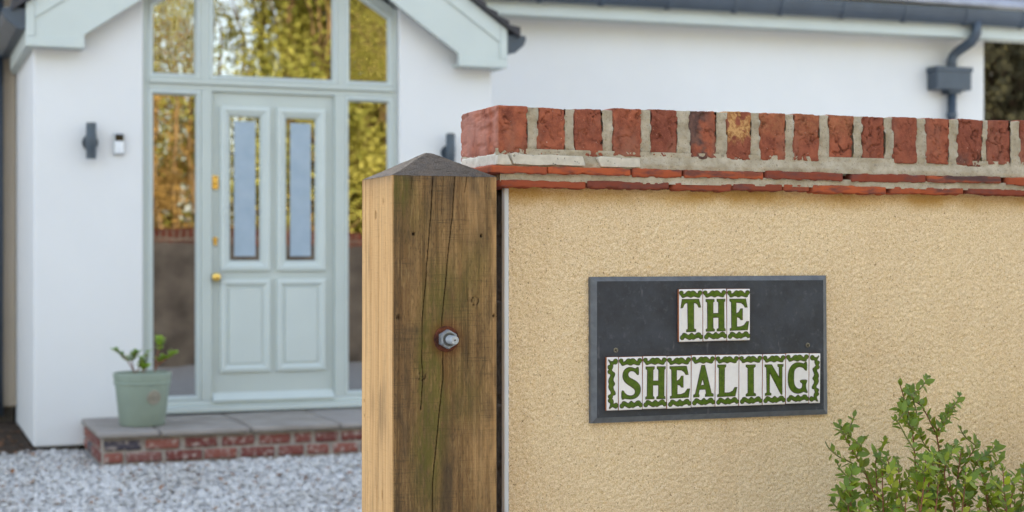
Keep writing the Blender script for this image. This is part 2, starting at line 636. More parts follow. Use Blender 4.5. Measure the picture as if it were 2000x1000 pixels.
def tri_mesh(name, V, T, mat, smooth=False, midx=None, extra=None):
    me = bpy.data.meshes.new(name)
    k = T.shape[1]
    me.vertices.add(len(V))
    me.vertices.foreach_set('co', np.ascontiguousarray(V, dtype=np.float32).ravel())
    me.loops.add(T.size)
    me.loops.foreach_set('vertex_index', np.ascontiguousarray(T, dtype=np.int32).ravel())
    me.polygons.add(len(T))
    me.polygons.foreach_set('loop_start', np.arange(0, T.size, k, dtype=np.int32))
    me.polygons.foreach_set('loop_total', np.full(len(T), k, dtype=np.int32))
    me.update(calc_edges=True)
    for m in ([mat] if isinstance(mat, str) else mat):
        me.materials.append(MATS[m])
    if midx is not None:
        me.polygons.foreach_set('material_index', np.ascontiguousarray(midx, dtype=np.int32))
    if smooth:
        me.polygons.foreach_set('use_smooth', [True] * len(T))
    return me


def rbox(cx, cy, cz, w, d, h, res, r, mat, disp=None, attrs=None, taper=None):
    """rounded, finely divided block; disp(P, N) -> offset along N; attrs(P) -> dict"""
    half = np.array([w, d, h]) / 2
    V, Q, off = [], [], 0
    for ax in range(3):
        u, v = [(1, 2), (2, 0), (0, 1)][ax]
        for sgn in (-1, 1):
            rs = [res if isinstance(res, (int, float)) else res[k] for k in (u, v)]
            nu = max(3, int(round(2 * half[u] / rs[0])) + 1)
            nv = max(3, int(round(2 * half[v] / rs[1])) + 1)
            gu, gv = np.meshgrid(np.linspace(-half[u], half[u], nu), np.linspace(-half[v], half[v], nv))
            P = np.zeros((nu * nv, 3))
            P[:, u] = gu.ravel(); P[:, v] = gv.ravel(); P[:, ax] = sgn * half[ax]
            i = np.arange((nu - 1) * (nv - 1))
            a = (i // (nu - 1)) * nu + i % (nu - 1)
            q = np.stack([a, a + 1, a + nu + 1, a + nu], 1)
            if sgn < 0:
                q = q[:, ::-1]
            V.append(P); Q.append(q + off); off += len(P)
    V = np.concatenate(V); Q = np.concatenate(Q)
    key = np.round(V * 1e6).astype(np.int64)
    _, idx, inv = np.unique(key, axis=0, return_index=True, return_inverse=True)
    V = V[idx]; Q = inv.reshape(-1)[Q]
    q = np.clip(V, -(half - r), half - r)
    N = V - q
    N /= np.maximum(np.linalg.norm(N, axis=1, keepdims=True), 1e-9)
    V = q + N * r
    if taper is not None:
        V = taper(V)
    V = V + np.array([cx, cy, cz])
    if disp is not None:
        V = V + N * disp(V, N)[:, None]
    me = tri_mesh('block', V, Q, mat, True)
    if attrs:
        for k, val in attrs(V).items():
            at = me.attributes.new(k, 'FLOAT', 'POINT')
            at.data.foreach_set('value', np.ascontiguousarray(val, dtype=np.float32))
    return me


# ================================================================== GROUND
def ground():
    mb = MB()
    mb.add([(-120, -120, 0), (140, -120, 0), (140, 140, 0), (-120, 140, 0)], [(0, 1, 2, 3)])
    o = obj('ground', mb, 'ground_gravel')
    tag(o, kind='structure')


ground()

# ================================================================== HOUSE
YP = 10.70                    # porch front
YF = 10.735                   # face of the entrance screen
YB = 10.55                    # face of the barge boards
YW = 12.30                    # front of the wings
XC = 2.428                    # centre line of the porch
HW = 1.667                    # half width over the barge boards
PW = 1.607                    # half width of the porch walls
TAN = .69
HEAD = 3.05                   # z of the outer head line of the screen where it meets the jamb


def house():
    h = thing('house', (XC, YP, 0), 'white rendered bungalow with gabled porch and pale green front door', 'house')

    def m(dx):                # mirror about the centre line
        return XC + dx

    # porch walls (piers left and right of the glazed screen, side walls going back to the wings)
    for s in (-1, 1):
        mb = MB()
        a, b = .899, PW
        zt = lambda dx: 2.74 + (1.291 - dx) * TAN + .10
        poly = [(m(s * a), .035), (m(s * b), .035), (m(s * b), 2.70), (m(s * a), zt(a) + .05)]
        if s < 0:
            poly = poly[::-1]
        mb.prism(poly, YP, YP + .28)
        x0, x1 = (m(-PW), m(-PW) + .28) if s < 0 else (m(PW) - .28, m(PW))
        mb.box(x0, x1, YP + .281, YW + .3, .035, 2.70)
        o = obj('porch_wall', mb, 'white_render', h, bevel=.012)
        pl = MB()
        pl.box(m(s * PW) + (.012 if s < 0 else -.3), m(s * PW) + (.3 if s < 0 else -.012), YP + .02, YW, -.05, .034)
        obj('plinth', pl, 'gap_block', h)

    # wings
    XE = gx(1922, YW)
    mb = MB()
    mb.box(m(PW) + .001, XE, YW, YW + .3, .035, 3.42)
    mb.box(XE - .3, XE, YW + .301, YW + 8, .035, 3.34)
    obj('wing_wall', mb, 'white_render', h, bevel=.01)
    mb = MB()
    mb.box(-7, XE, YW + 8.001, YW + 8.3, .0, 3.9)
    mb.box(-6.69, m(-PW) - .01, YW + .302, YW + 8, 3.2, 3.25)
    mb.box(m(PW) + .01, XE - .31, YW + .302, YW + 8, 3.2, 3.25)
    obj('back_wall', mb, 'white_render', h)
    for xg in (XE - .28, -6.95):
        mb = MB()
        poly = [(YW + .02, 3.425), (YW + 8.2, 3.425), (16.78, 6.90)]
        v = [(xg, y, z) for y, z in poly] + [(xg + .25, y, z) for y, z in poly]
        mb.add(v, [(2, 1, 0), (3, 4, 5), (0, 1, 4, 3), (1, 2, 5, 4), (2, 0, 3, 5)])
        obj('gable_wall', mb, 'white_render', h)
    mb = MB()
    mb.box(-7, m(-PW) - .001, YW, YW + .3, .16, 3.34)
    mb.box(-7, -6.7, YW + .301, YW + 8, .16, 3.34)
    obj('wing_wall', mb, 'beige_side_render', h, bevel=.01, label='beige rendered wing wall left of the porch')
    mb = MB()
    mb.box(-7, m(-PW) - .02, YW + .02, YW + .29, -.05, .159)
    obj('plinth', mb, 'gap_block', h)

    # barge boards with their applied trim
    zt0 = 2.926
    zb0 = 2.648
    top = lambda dx: zt0 + (HW - abs(dx)) * TAN
    low = lambda dx: 2.743 + (1.291 - abs(dx)) * TAN
    for s in (-1, 1):
        poly = [(s * 1.298, zb0), (s * HW, zb0), (s * HW, zt0), (0, top(0)), (0, low(0)), (s * 1.298, low(1.298))]
        poly = [(m(x), z) for x, z in poly]
        if s < 0:
            poly = poly[::-1]
        mb = MB()
        mb.prism(poly, YB, YB + .035)
        b = obj('barge_board', mb, 'sage_paint_light', h, bevel=.004)
        tr = MB()
        e, bt, tp = .055, .062, .135
        strips = [[(s * (HW - e), zb0 + bt), (s * HW, zb0 + bt), (s * HW, zt0), (s * (HW - e), zt0 + e * TAN)],
                  [(s * 1.298, zb0), (s * HW, zb0), (s * HW, zb0 + bt - .001), (s * 1.298, zb0 + bt - .001)],
                  [(s * (HW - e - .001), top(HW - e) - tp), (s * (HW - e - .001), top(HW - e)), (0, top(0)), (0, top(0) - tp)]]
        for k, p in enumerate(strips):
            p = [(m(x), z) for x, z in p]
            area = sum(p[i - 1][0] * p[i][1] - p[i][0] * p[i - 1][1] for i in range(4))
            if area < 0:
                p = p[::-1]
            tr.prism(p, YB - .014, YB - .0005)
        obj('barge_trim', tr, 'sage_paint_light', b, bevel=.005)
        # boxed return, soffit and fascia along the porch eaves
        sb = MB()
        x0, x1 = sorted((m(s * 1.298), m(s * (HW - .002))))
        sb.box(x0, x1, YB + .036, YP - .001, zb0 + .004, zb0 + .02)
        x0, x1 = sorted((m(s * (PW + .001)), m(s * (HW - .026))))
        sb.box(x0, x1, YP, YW - .002, zb0 + .004, zb0 + .02)
        obj('soffit', sb, 'sage_paint', h)
        sb = MB()
        x0, x1 = sorted((m(s * (HW - .025)), m(s * HW)))
        sb.box(x0, x1, YB + .036, YW - .25, zb0, zt0)
        obj('fascia', sb, 'sage_paint', h, bevel=.004)
        # porch roof slope: stepped tile courses
        rf = MB()
        nrm = 1 / math.hypot(1, TAN)
        n = 20
        run = HW + .085
        for k in range(n):
            a0, a1 = run * (1 - k / n), run * (1 - (k + 1) / n)
            t0 = .055 if k else .075
            p = [(s * a0, top(a0) + .004), (s * a0, top(a0) + t0), (s * a1, top(a1) + .03), (s * a1, top(a1) + .004)]
            p = [(m(x), z) for x, z in p]
            area = sum(p[i - 1][0] * p[i][1] - p[i][0] * p[i - 1][1] for i in range(4))
            if area < 0:
                p = p[::-1]
            rf.prism(p, YB - .055, YW + 2.0)
        obj('porch_roof', rf, 'dark_tile', h)
        # gutter: ogee-ended trough along the porch eaves
        gt = MB()
        xo = m(s * (HW + .002))
        prof = [(0, 2.885), (.135, 2.885), (.14, 2.86), (.125, 2.82), (.095, 2.795), (.055, 2.762), (0, 2.755)]
        poly = [(xo + s * a, z) for a, z in prof]
        if s > 0:
            poly = poly[::-1]
        gt.prism(poly, YB + .002, YW - .12)
        g = obj('gutter', gt, 'black_gutter', h, bevel=.004)
        ec = MB()
        ec.prism([(xo + s * a * 1.03, 2.82 + (z - 2.82) * 1.06) for a, z in (prof[::-1] if s > 0 else prof)], YB - .012, YB + .0015)
        obj('end_cap', ec, 'black_gutter', g, bevel=.003)

    # gable infill behind the boards (above the screen)
    mb = MB()
    mb.prism([(m(-.9), 3.86), (m(.9), 3.86), (m(0), 4.05)], YP + .05, YP + .2)
    obj('gable_infill', mb, 'white_render', h)

    # ---------------- main roof: eaves, fascia, gutter (the right wing's eaves line rises a little to the right)
    def rise(mb):
        mb.v = [(x, y, z + max(0.0, x - 4.1) * .0093) for x, y, z in mb.v]
        return mb
    yf, ye = 12.02, 11.88
    mb = MB()
    for a, b in ((m(HW) + .02, 10.55), (-7.4, m(-HW) - .02)):
        mb.box(a, b, yf, yf + .025, 3.28, 3.60)
    obj('fascia', rise(mb), 'sage_paint_light', h, bevel=.004)
    mb = MB()
    for a, b in ((m(HW) + .02, 10.55), (-7.4, m(-HW) - .02)):
        mb.box(a, b, yf + .026, YW - .001, 3.292, 3.307)
    obj('soffit', rise(mb), 'sage_paint', h)
    mb = MB()
    sl = math.tan(R(35))
    n = 38
    for k in range(n):
        y0, y1 = ye + 4.9 * k / n, ye + 4.9 * (k + 1) / n
        z0, z1 = 3.545 + (y0 - ye) * sl, 3.545 + (y1 - ye) * sl
        v = [(-7.5, y0, z0), (10.65, y0, z0), (10.65, y0, z0 + .028), (-7.5, y0, z0 + .028),
             (-7.5, y1, z1), (10.65, y1, z1), (10.65, y1, z1 + .006), (-7.5, y1, z1 + .006)]
        mb.add(v, [(0, 1, 2, 3), (3, 2, 6, 7), (7, 6, 5, 4), (0, 4, 5, 1), (0, 3, 7, 4), (1, 5, 6, 2)])
    yr, zr = ye + 4.9, 3.545 + 4.9 * sl
    mb.add([(-7.5, yr, zr), (10.65, yr, zr), (10.65, yr + 4.9, 3.545), (-7.5, yr + 4.9, 3.545),
            (-7.5, yr, zr - .05), (10.65, yr, zr - .05), (10.65, yr + 4.9, 3.495), (-7.5, yr + 4.9, 3.495)],
           [(0, 1, 2, 3), (7, 6, 5, 4), (0, 4, 5, 1), (1, 5, 6, 2), (2, 6, 7, 3), (3, 7, 4, 0)])
    obj('roof', rise(mb), 'slate_roof', h)
    # half-round gutter with brackets
    mb = MB()
    cy, cz, rr = yf - .070, 3.528, .066
    ang = [math.pi + math.pi * k / 10 for k in range(11)]
    prof = [(cy + rr * math.cos(a), cz + rr * 2.15 * math.sin(a)) for a in ang]
    prof += [(cy + (rr - .006) * math.cos(a), cz + (rr - .006) * 2.15 * math.sin(a) + .002) for a in ang[::-1]]
    for a, b in ((m(HW) + .16, 10.58), (-7.4, m(-HW) - .16)):
        v = [(a, y, z) for y, z in prof] + [(b, y, z) for y, z in prof]
        k = len(prof)
        f = [(i, i + k, (i + 1) % k + k, (i + 1) % k) for i in range(k)]
        f += [tuple(range(k)), tuple(range(2 * k - 1, k - 1, -1))]
        mb.add(v, f)
    g = obj('gutter', rise(mb), 'black_gutter', h, smooth=False)
    for px in (1050, 1170, 1300, 1430, 1520, 1640, 1760, 1880, 1990):
        x = gx(px, cy)
        bk = MB()
        pr = [(cy + (rr + .007) * math.cos(a), cz + (rr + .007) * 2.13 * math.sin(a)) for a in ang]
        pr2 = [(cy + (rr + .0005) * math.cos(a), cz + (rr + .0005) * 2.15 * math.sin(a)) for a in ang]
        pp = pr + pr2[::-1]
        k = len(pp)
        v = [(x, y, z) for y, z in pp] + [(x + .035, y, z) for y, z in pp]
        bk.add(v, [(i, i + k, (i + 1) % k + k, (i + 1) % k) for i in range(k)] + [tuple(range(k)), tuple(range(2 * k - 1, k - 1, -1))])
        obj('bracket', rise(bk), 'black_gutter', g)

    # downpipe with its hopper at the right end of the wing
    yd = YW - .075
    xd = gx(1859, yd)
    mb = MB()
    x2 = gx(1907, cy)
    za, zb2 = gz(1906, 72, cy), gz(1864, 112, yd)
    mb.tube([(x2, cy, 3.50), (x2, cy, za + .03), (x2 - .008, cy + .01, za), (x2 - .035, cy + .04, za - .05), (xd + .045, yd - .02, zb2 + .05), (xd + .012, yd, zb2), (xd, yd, zb2 - .04), (xd, yd, 2.96)], .047, 14)
    d = obj('downpipe', mb, 'black_gutter', h, smooth=True)
    mb = MB()
    mb.tube([(xd, yd, 2.88), (xd, yd, .02)], .043, 12)
    obj('lower_pipe', mb, 'black_gutter', d, smooth=True)
    mb = MB()
    hx0, hx1 = gx(1830, yd - .08), gx(1897, yd - .08)
    mb.box(hx0, hx1, yd - .085, YW - .002, 2.85, 3.065)
    mb.box(hx0 - .012, hx1 + .012, yd - .095, YW - .004, 3.02, 3.066)
    mb.box(xd - .07, xd + .07, yd - .06, YW - .01, 2.82, 2.849)
    obj('hopper', mb, 'black_gutter', d, bevel=.006)
    for z in (2.6, 1.6, .6):
        mb = MB()
        mb.tube([(xd, yd, z), (xd, yd, z + .04)], .051, 12)
        obj('pipe_clip', mb, 'black_gutter', d)
    # black pipe at the far left, on the left wing
    mb = MB()
    xl = gx(-3, YW - .06)
    mb.tube([(xl, YW - .06, .1), (xl, YW - .06, 3.35)], .036, 12)
    obj('downpipe', mb, 'black_gutter', h, smooth=True)

    # ---------------- entrance screen: frame, panes, door
    fr = MB()
    dpt = .07
    sill = MB()
    sill.box(m(-.896), m(.896), YF - .05, YF + dpt, .222, .262)
    sill.box(m(-.896), m(.896), YF - .012, YF + dpt, .262, .300)
    hz = lambda dx: HEAD + (.896 - abs(dx)) * TAN * .92
    # jambs and mullions
    for s in (-1, 1):
        x0, x1 = sorted((m(s * .860), m(s * .896)))
        z1 = hz(.896) if True else 0
        poly = [(m(s * .896), .3005), (m(s * .896), hz(.896)), (m(s * .86), hz(.86)), (m(s * .86), .3005)]
        if s > 0:
            poly = poly[::-1]
        # ccw check
        ar = sum(poly[i - 1][0] * poly[i][1] - poly[i][0] * poly[i - 1][1] for i in range(4))
        if ar < 0:
            poly = poly[::-1]
        fr.prism(poly, YF, YF + dpt)
        x0, x1 = sorted((m(s * .433), m(s * .505)))
        fr.box(x0, x1, YF - .012, YF + dpt, .3005, 2.4195)
        x0, x1 = sorted((m(s * .452), m(s * .512)))
        fr.box(x0, x1, YF - .006, YF + dpt, 2.4985, hz(.48) - .02)
    # transom built of three ledges
    fr.box(m(-.8595), m(.8595), YF - .004, YF + dpt, 2.420, 2.462)
    fr.box(m(-.8595), m(.8595), YF - .022, YF + dpt, 2.4625, 2.498)
    # sloping head bars
    for s in (-1, 1):
        p = [(s * .859, hz(.859) - .001), (0, hz(0)), (0, hz(0) - .07), (s * .859, hz(.859) - .07)]
        p = [(m(x), z) for x, z in p]
        ar = sum(p[i - 1][0] * p[i][1] - p[i][0] * p[i - 1][1] for i in range(4))
        if ar < 0:
            p = p[::-1]
        fr.prism(p, YF - .003, YF + dpt)
    frame = obj('entrance_frame', fr, 'sage_paint', h, bevel=.004)
    obj('sill', sill, 'sage_paint_light', frame, bevel=.006)

    def glazed(poly, mat, w=.036, name='pane'):
        mb = MB()
        mb.moulding(poly, [(0, YF + .03), (0, YF - .002), (w * .25, YF - .008), (w * .55, YF - .008), (w, YF + .022)])
        obj('sash', mb, 'sage_paint_light', frame)
        mb = MB()
        mb.prism(inset(poly, w - .006), YF + .021, YF + .033)
        obj(name, mb, mat, frame)

    for s in (-1, 1):
        a, b = sorted((m(s * .506), m(s * .859)))
        glazed(rect(a, b, .3015, 2.419), 'window_glass')
        hz2 = lambda dx: hz(dx) - .072
        p = [(s * .513, 2.499), (s * .859, 2.499), (s * .859, hz2(.859)), (s * .513, hz2(.513))]
        p = [(m(x), z) for x, z in p]
        if s < 0:
            p = p[::-1]
        glazed(p, 'window_glass_wavy')
    glazed([(m(-.451), 2.499), (m(.451), 2.499), (m(.451), hz(.451) - .072), (m(0), hz(0) - .072), (m(-.451), hz(.451) - .072)], 'window_glass')

    # door leaf
    YD = YF + .022
    mb = MB()
    zt, zb = 2.4185, .302
    # rails and stiles round the glazed openings, so that the glass is let in
    xs = [m(-.4325), m(-.310), m(-.084), m(.084), m(.310), m(.4325)]
    mb.box(xs[0], xs[5], YD, YD + .045, zb, 1.2545)
    mb.box(xs[0], xs[5], YD, YD + .045, 2.2555, zt)
    mb.box(xs[0], xs[1] - .0005, YD, YD + .045, 1.255, 2.255)
    mb.box(xs[2] + .0005, xs[3] - .0005, YD, YD + .045, 1.255, 2.255)
    mb.box(xs[4] + .0005, xs[5], YD, YD + .045, 1.255, 2.255)
    door = obj('door', mb, 'sage_paint', h, label='pale green front door with two tall frosted panes')
    for s in (-1, 1):
        # glazed upper panels
        a, b = sorted((m(s * .374), m(s * .020)))
        o_ = rect(a, b, 1.185, 2.325)
        mb = MB()
        mb.moulding(o_, [(0, YD + .002), (.004, YD - .020), (.030, YD - .024), (.042, YD - .014), (.054, YD - .012), (.076, YD + .016)])
        obj('panel_moulding', mb, 'sage_paint_light', door)
        gi = inset(o_, .066)
        mb = MB()
        mb.prism(gi, YD + .014, YD + .022)
        obj('clear_glass', mb, 'window_glass', door)
        mb = MB()
        mb.prism(inset(gi, .037), YD + .0105, YD + .0135)
        obj('frosted_pane', mb, 'frosted_glass', door)
        # raised lower panels
        o_ = rect(a, b, .485, 1.130)
        mb = MB()
        mb.moulding(o_, [(0, YD + .002), (.004, YD - .018), (.028, YD - .022), (.042, YD - .010), (.060, YD - .001), (.064, YD - .012), (.072, YD - .012)], True)
        obj('panel', mb, 'sage_paint_light', door)
    mb = MB()
    pts = [(YD - .005, .345), (YD - .055, .302), (YD - .055, .292), (YD - .001, .292), (YD - .001, .350)]
    v = [(m(-.428), y, z) for y, z in pts] + [(m(.428), y, z) for y, z in pts]
    k = len(pts)
    mb.add(v, [(i, i + k, (i + 1) % k + k, (i + 1) % k) for i in range(k)] + [tuple(range(k))[::-1], tuple(range(k, 2 * k))])
    obj('weather_bar', mb, 'sage_paint_light', door, bevel=.003)
    xk = m(-.405)
    mb = MB()
    mb.tube([(xk, YD, gz(420, 541, YD)), (xk, YD - .02, gz(420, 541, YD))], .026, 16)
    mb.tube([(xk, YD - .02, 1.145), (xk, YD - .035, 1.145), (xk, YD - .05, 1.145), (xk, YD - .066, 1.145), (xk, YD - .072, 1.145)], [.014, .022, .031, .029, .015], 16)
    obj('knob', mb, 'brass', door, smooth=True)
    zk = gz(419, 356, YD)
    mb = MB()
    mb.box(xk - .024, xk + .02, YD - .012, YD - .0005, zk - .048, zk + .045)
    mb.tube([(xk, YD - .012, zk), (xk, YD - .026, zk)], .017, 14)
    obj('lock', mb, 'brass', door, bevel=.003)
    zk = gz(418, 468, YD)
    mb = MB()
    mb.tube([(xk, YD, zk), (xk, YD - .007, zk)], .018, 14)
    mb.box(xk - .011, xk + .011, YD - .009, YD - .001, zk - .04, zk - .012)
    obj('keyhole', mb, 'brass', door)

    # dim hall behind the glass
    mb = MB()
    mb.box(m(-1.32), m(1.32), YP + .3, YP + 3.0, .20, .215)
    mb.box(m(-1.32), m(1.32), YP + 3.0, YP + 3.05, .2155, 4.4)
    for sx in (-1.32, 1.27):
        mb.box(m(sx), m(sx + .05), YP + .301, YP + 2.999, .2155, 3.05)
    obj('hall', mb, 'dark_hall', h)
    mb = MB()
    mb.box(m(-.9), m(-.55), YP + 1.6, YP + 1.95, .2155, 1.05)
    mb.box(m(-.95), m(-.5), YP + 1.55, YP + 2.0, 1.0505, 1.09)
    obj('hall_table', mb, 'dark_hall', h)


house()


# ================================================================== DOORSTEP
ZS = .215
YS = 9.745


def step():
    x0 = gx(190, YS)
    x1 = XC + 1.35
    t = thing('doorstep', ((x0 + x1) / 2, YS, 0), 'low red brick doorstep topped with grey paving slabs below the front door', 'step')
    mb = MB()
    mb.box(x0 + .034, x1 - .03, YS + .034, YP - .001, -.04, ZS - .031)
    obj('mortar', mb, 'step_mortar', t)
    js = [x0 - .0, gx(313, YS), gx(489, YS), gx(664, YS), gx(664, YS) + .6, x1]
    for a, b in zip(js[:-1], js[1:]):
        dz = RNG.uniform(-.002, .002)
        me = rbox((a + b) / 2, (YS + YP) / 2 - .01, ZS - .015 + dz, b - a - .012, YP - YS + .015, .030, (.05, .05, .01), .004, 'paving',
                  lambda P, N: (fbm(P, 14, 3, 5) - .5) * .006)
        obj('paving_slab', me, None, t)
    # faces: two courses of bricks in front, two on the left return
    c1 = [(203, 277), (284, 351), (361, 425), (434, 498), (506, 568), (575, 609), (616, 661), (667, 728), (735, 790)]
    c2 = [(203, 241), (246, 317), (324, 396), (399, 464), (471, 537), (545, 594), (600, 643), (651, 700), (707, 765), (772, 800)]
    yb = YS + .022
    for cz, cs in ((.131, c1), (.055, c2)):
        for k, (a, b) in enumerate(cs):
            xa, xb = gx(a, yb), gx(b, yb)
            me = rbox((xa + xb) / 2, yb + .05 + RNG.uniform(-.003, .003), cz, xb - xa - .004, .10, .062, .016, .006, 'step_brick',
                      lambda P, N: (fbm(P, 45, 3, 9) - .5) * .008)
            obj('brick', me, None, t)
    for cz, off in ((.131, 0), (.055, .115)):
        y = yb + .105 - off * .4
        while y < YP - .05:
            ln = min(.215, YP - .005 - y)
            me = rbox(x0 + .022 + .05, y + ln / 2, cz, .10, ln - .012, .062, .016, .006, 'step_brick', lambda P, N: (fbm(P, 45, 3, 9) - .5) * .008)
            obj('brick', me, None, t)
            y += .225


step()


# ================================================================== POT AND PLANT, LAMPS, BELL
def leaf_mesh(name, mat, wid=.46, curl=.18, fold=.16, n=5):
    """leaf of unit length along +X, face up +Z"""
    v, f = [], []
    for i in range(n + 1):
        t = i / n
        w = wid * .5 * (math.sin(math.pi * (t ** .82)) ** .85) * (1.0 if 0 < i < n else .0) + (.012 if i == 0 else 0)
        z = -curl * (t - .35) ** 2 + curl * .1
        v += [(t, -w, z + fold * w), (t, 0, z), (t, w, z + fold * w)]
    for i in range(n):
        a, b = i * 3, (i + 1) * 3
        f += [(a, b, b + 1, a + 1), (a + 1, b + 1, b + 2, a + 2)]
    return mesh_of(name, v, f, mat, True)


def orient(d, up, size, loc, sy=1.0):
    d = Vector(d).normalized()
    up = Vector(up)
    y = up.cross(d)
    if y.length < 1e-4:
        y = d.orthogonal()
    y.normalize()
    z = d.cross(y)
    M = Matrix(((d.x * size, y.x * size * sy, z.x * size, loc[0]), (d.y * size, y.y * size * sy, z.y * size, loc[1]),
                (d.z * size, y.z * size * sy, z.z * size, loc[2]), (0, 0, 0, 1)))
    return M


def pot():
    px, py = gx(278, 10.13), 10.13
    p = thing('flower_pot', (px, py, ZS), 'sage green flower pot with a round emblem on the doorstep', 'pot')
    mb = MB()
    c = (px, py, ZS + .001)
    mb.lathe(c, [(0, 0), (.135, 0), (.142, .008), (.168, .24), (.171, .25), (.171, .262), (.174, .268), (.182, .325), (.182, .332), (.170, .335), (.166, .30), (0, .30)], 48)
    body = obj('pot_body', mb, 'pot_green', p, smooth=True)
    b = body.modifiers.new('split', 'EDGE_SPLIT'); b.split_angle = R(40)
    mb = MB()
    mb.lathe(c, [(.171, .262), (.1785, .264), (.1795, .274), (.175, .277)], 48)
    obj('band', mb, 'pot_green', p, smooth=True)
    mb = MB()
    mb.lathe(c, [(0, .304), (.1655, .304)], 40)
    obj('soil', mb, 'soil', p)
    # round raised emblem on the front, facing the camera a little to the right
    ang = R(-72)
    er = .158
    ctr = Vector((px + er * math.cos(ang), py + er * math.sin(ang), ZS + .185))
    nrm = Vector((math.cos(ang), math.sin(ang), -.10)).normalized()
    tx = Vector((0, 0, 1)).cross(nrm).normalized()
    tz = nrm.cross(tx)
    mb = MB()
    N = 28
    rr = [(.046, -.004), (.046, .006), (.040, .009), (.037, .004), (.004, .004)]
    v = []
    for r_, o_ in rr:
        for k in range(N):
            a = 2 * math.pi * k / N
            v.append(ctr + tx * r_ * math.cos(a) + tz * r_ * math.sin(a) + nrm * o_)
    f = [(i * N + k, i * N + (k + 1) % N, (i + 1) * N + (k + 1) % N, (i + 1) * N + k) for i in range(4) for k in range(N)]
    f.append(tuple(range(4 * N, 5 * N)))
    mb.add(v, f)
    for k in range(5):   # little crest in the middle of the emblem
        a = (k - 2) * .011
        mb.tube([ctr + tx * a + nrm * .003 + tz * -.012, ctr + tx * a * 1.5 + nrm * .008 + tz * (.016 - abs(k - 2) * .004)], [.0045, .0035], 6)
    mb.tube([ctr + tx * -.024 + nrm * .006 + tz * -.016, ctr + tx * .024 + nrm * .006 + tz * -.016], .004, 6)
    obj('emblem', mb, 'pot_emblem', p)

    # the young shrub growing in it
    s = thing('young_shrub', (px, py, ZS + .30), 'sparse young shrub with yellow green leaves growing in the green pot', 'plant')
    Y0 = py
    def P(x, y, dy=0):
        return Vector((gx(x, Y0 + dy), Y0 + dy, gz(x, y, Y0 + dy)))
    lm = leaf_mesh('leaf', 'pot_leaf', .55)
    ly = leaf_mesh('leaf', 'pot_leaf_young', .68)
    shoots = [([(263, 728), (250, 706), (240, 695), (226, 684)], 'o', .02), ([(262, 728), (257, 705), (262, 694), (268, 688)], 'o', .05),
              ([(266, 728), (275, 712), (277, 700)], 'o', -.02), ([(284, 726), (283, 715), (287, 690)], 'o', .0),
              ([(302, 726), (306, 700), (312, 675), (314, 663)], 'y', .0), ([(303, 722), (312, 706), (322, 700)], 'y', .03),
              ([(306, 715), (325, 700), (340, 689)], 'y', -.02), ([(280, 728), (278, 722), (284, 716)], 'y', -.04)]
    for pts, kind, dy in shoots:
        pp = [P(x, y, dy) for x, y in pts]
        mb = MB()
        mb.tube(pp, [.004] * (len(pp) - 1) + [.002], 6)
        obj('stem', mb, 'twig', s)
        L = [(pp[i].lerp(pp[i + 1], k / 3)) for i in range(len(pp) - 1) for k in range(3)] + [pp[-1]]
        st = int(len(L) * (.35 if kind == 'o' else .55))
        for i in range(st, len(L)):
            d = (L[min(i + 1, len(L) - 1)] - L[max(0, i - 1)]).normalized()
            for q in range(4 if kind == 'o' else 5):
                a = random.uniform(0, 6.28)
                side = Vector((math.cos(a), math.sin(a) * .9, .25))
                o = bpy.data.objects.new('leaf', lm if kind == 'o' else ly)
                COL.objects.link(o)
                hang(o, s)
                o.matrix_basis = orient(d * .5 + side, Vector((0, -.3, 1)), random.uniform(.030, .046) * (1 if kind == 'o' else 1.1), L[i])


pot()


def lamp(px, py0, py1, label):
    y = YP - .075
    x = gx(px, y)
    z0, z1 = gz(px, py1, y), gz(px, py0, y)
    l = thing('wall_lamp', (x, YP, (z0 + z1) / 2), label, 'lamp', 'outdoor lamps either side of the front door')
    w = .033
    mb = MB()
    zc = (z0 + z1) / 2
    sections = [(z0, w), (zc - .045, w), (zc - .04, w * 1.06), (zc + .04, w * 1.06), (zc + .045, w), (z1, w)]
    mb.tube([(x, y, z) for z, _ in sections], [r for _, r in sections], 24)
    b = obj('lamp_body', mb, 'lamp_grey', l, smooth=True)
    m_ = b.modifiers.new('split', 'EDGE_SPLIT'); m_.split_angle = R(40)
    for z in (z0, z1):
        mb = MB()
        s = -1 if z == z0 else 1
        mb.tube([(x, y, z + s * .0005), (x, y, z + s * .003)], w * .78, 20)
        obj('lens', mb, 'chrome_grey', l)
    mb = MB()
    mb.tube([(x, YP - .0005, zc - .008), (x, YP - .022, zc - .008)], .052, 28)
    mb.tube([(x, YP - .021, zc - .008), (x, y + w * .8, zc - .008)], .016, 12)
    obj('wall_bracket', mb, 'lamp_grey', l)


lamp(178, 240, 310, 'dark grey up and down lamp on the left pier beside the doorbell')
lamp(880, 261, 330, 'dark grey up and down lamp half hidden behind the gate post and coping')


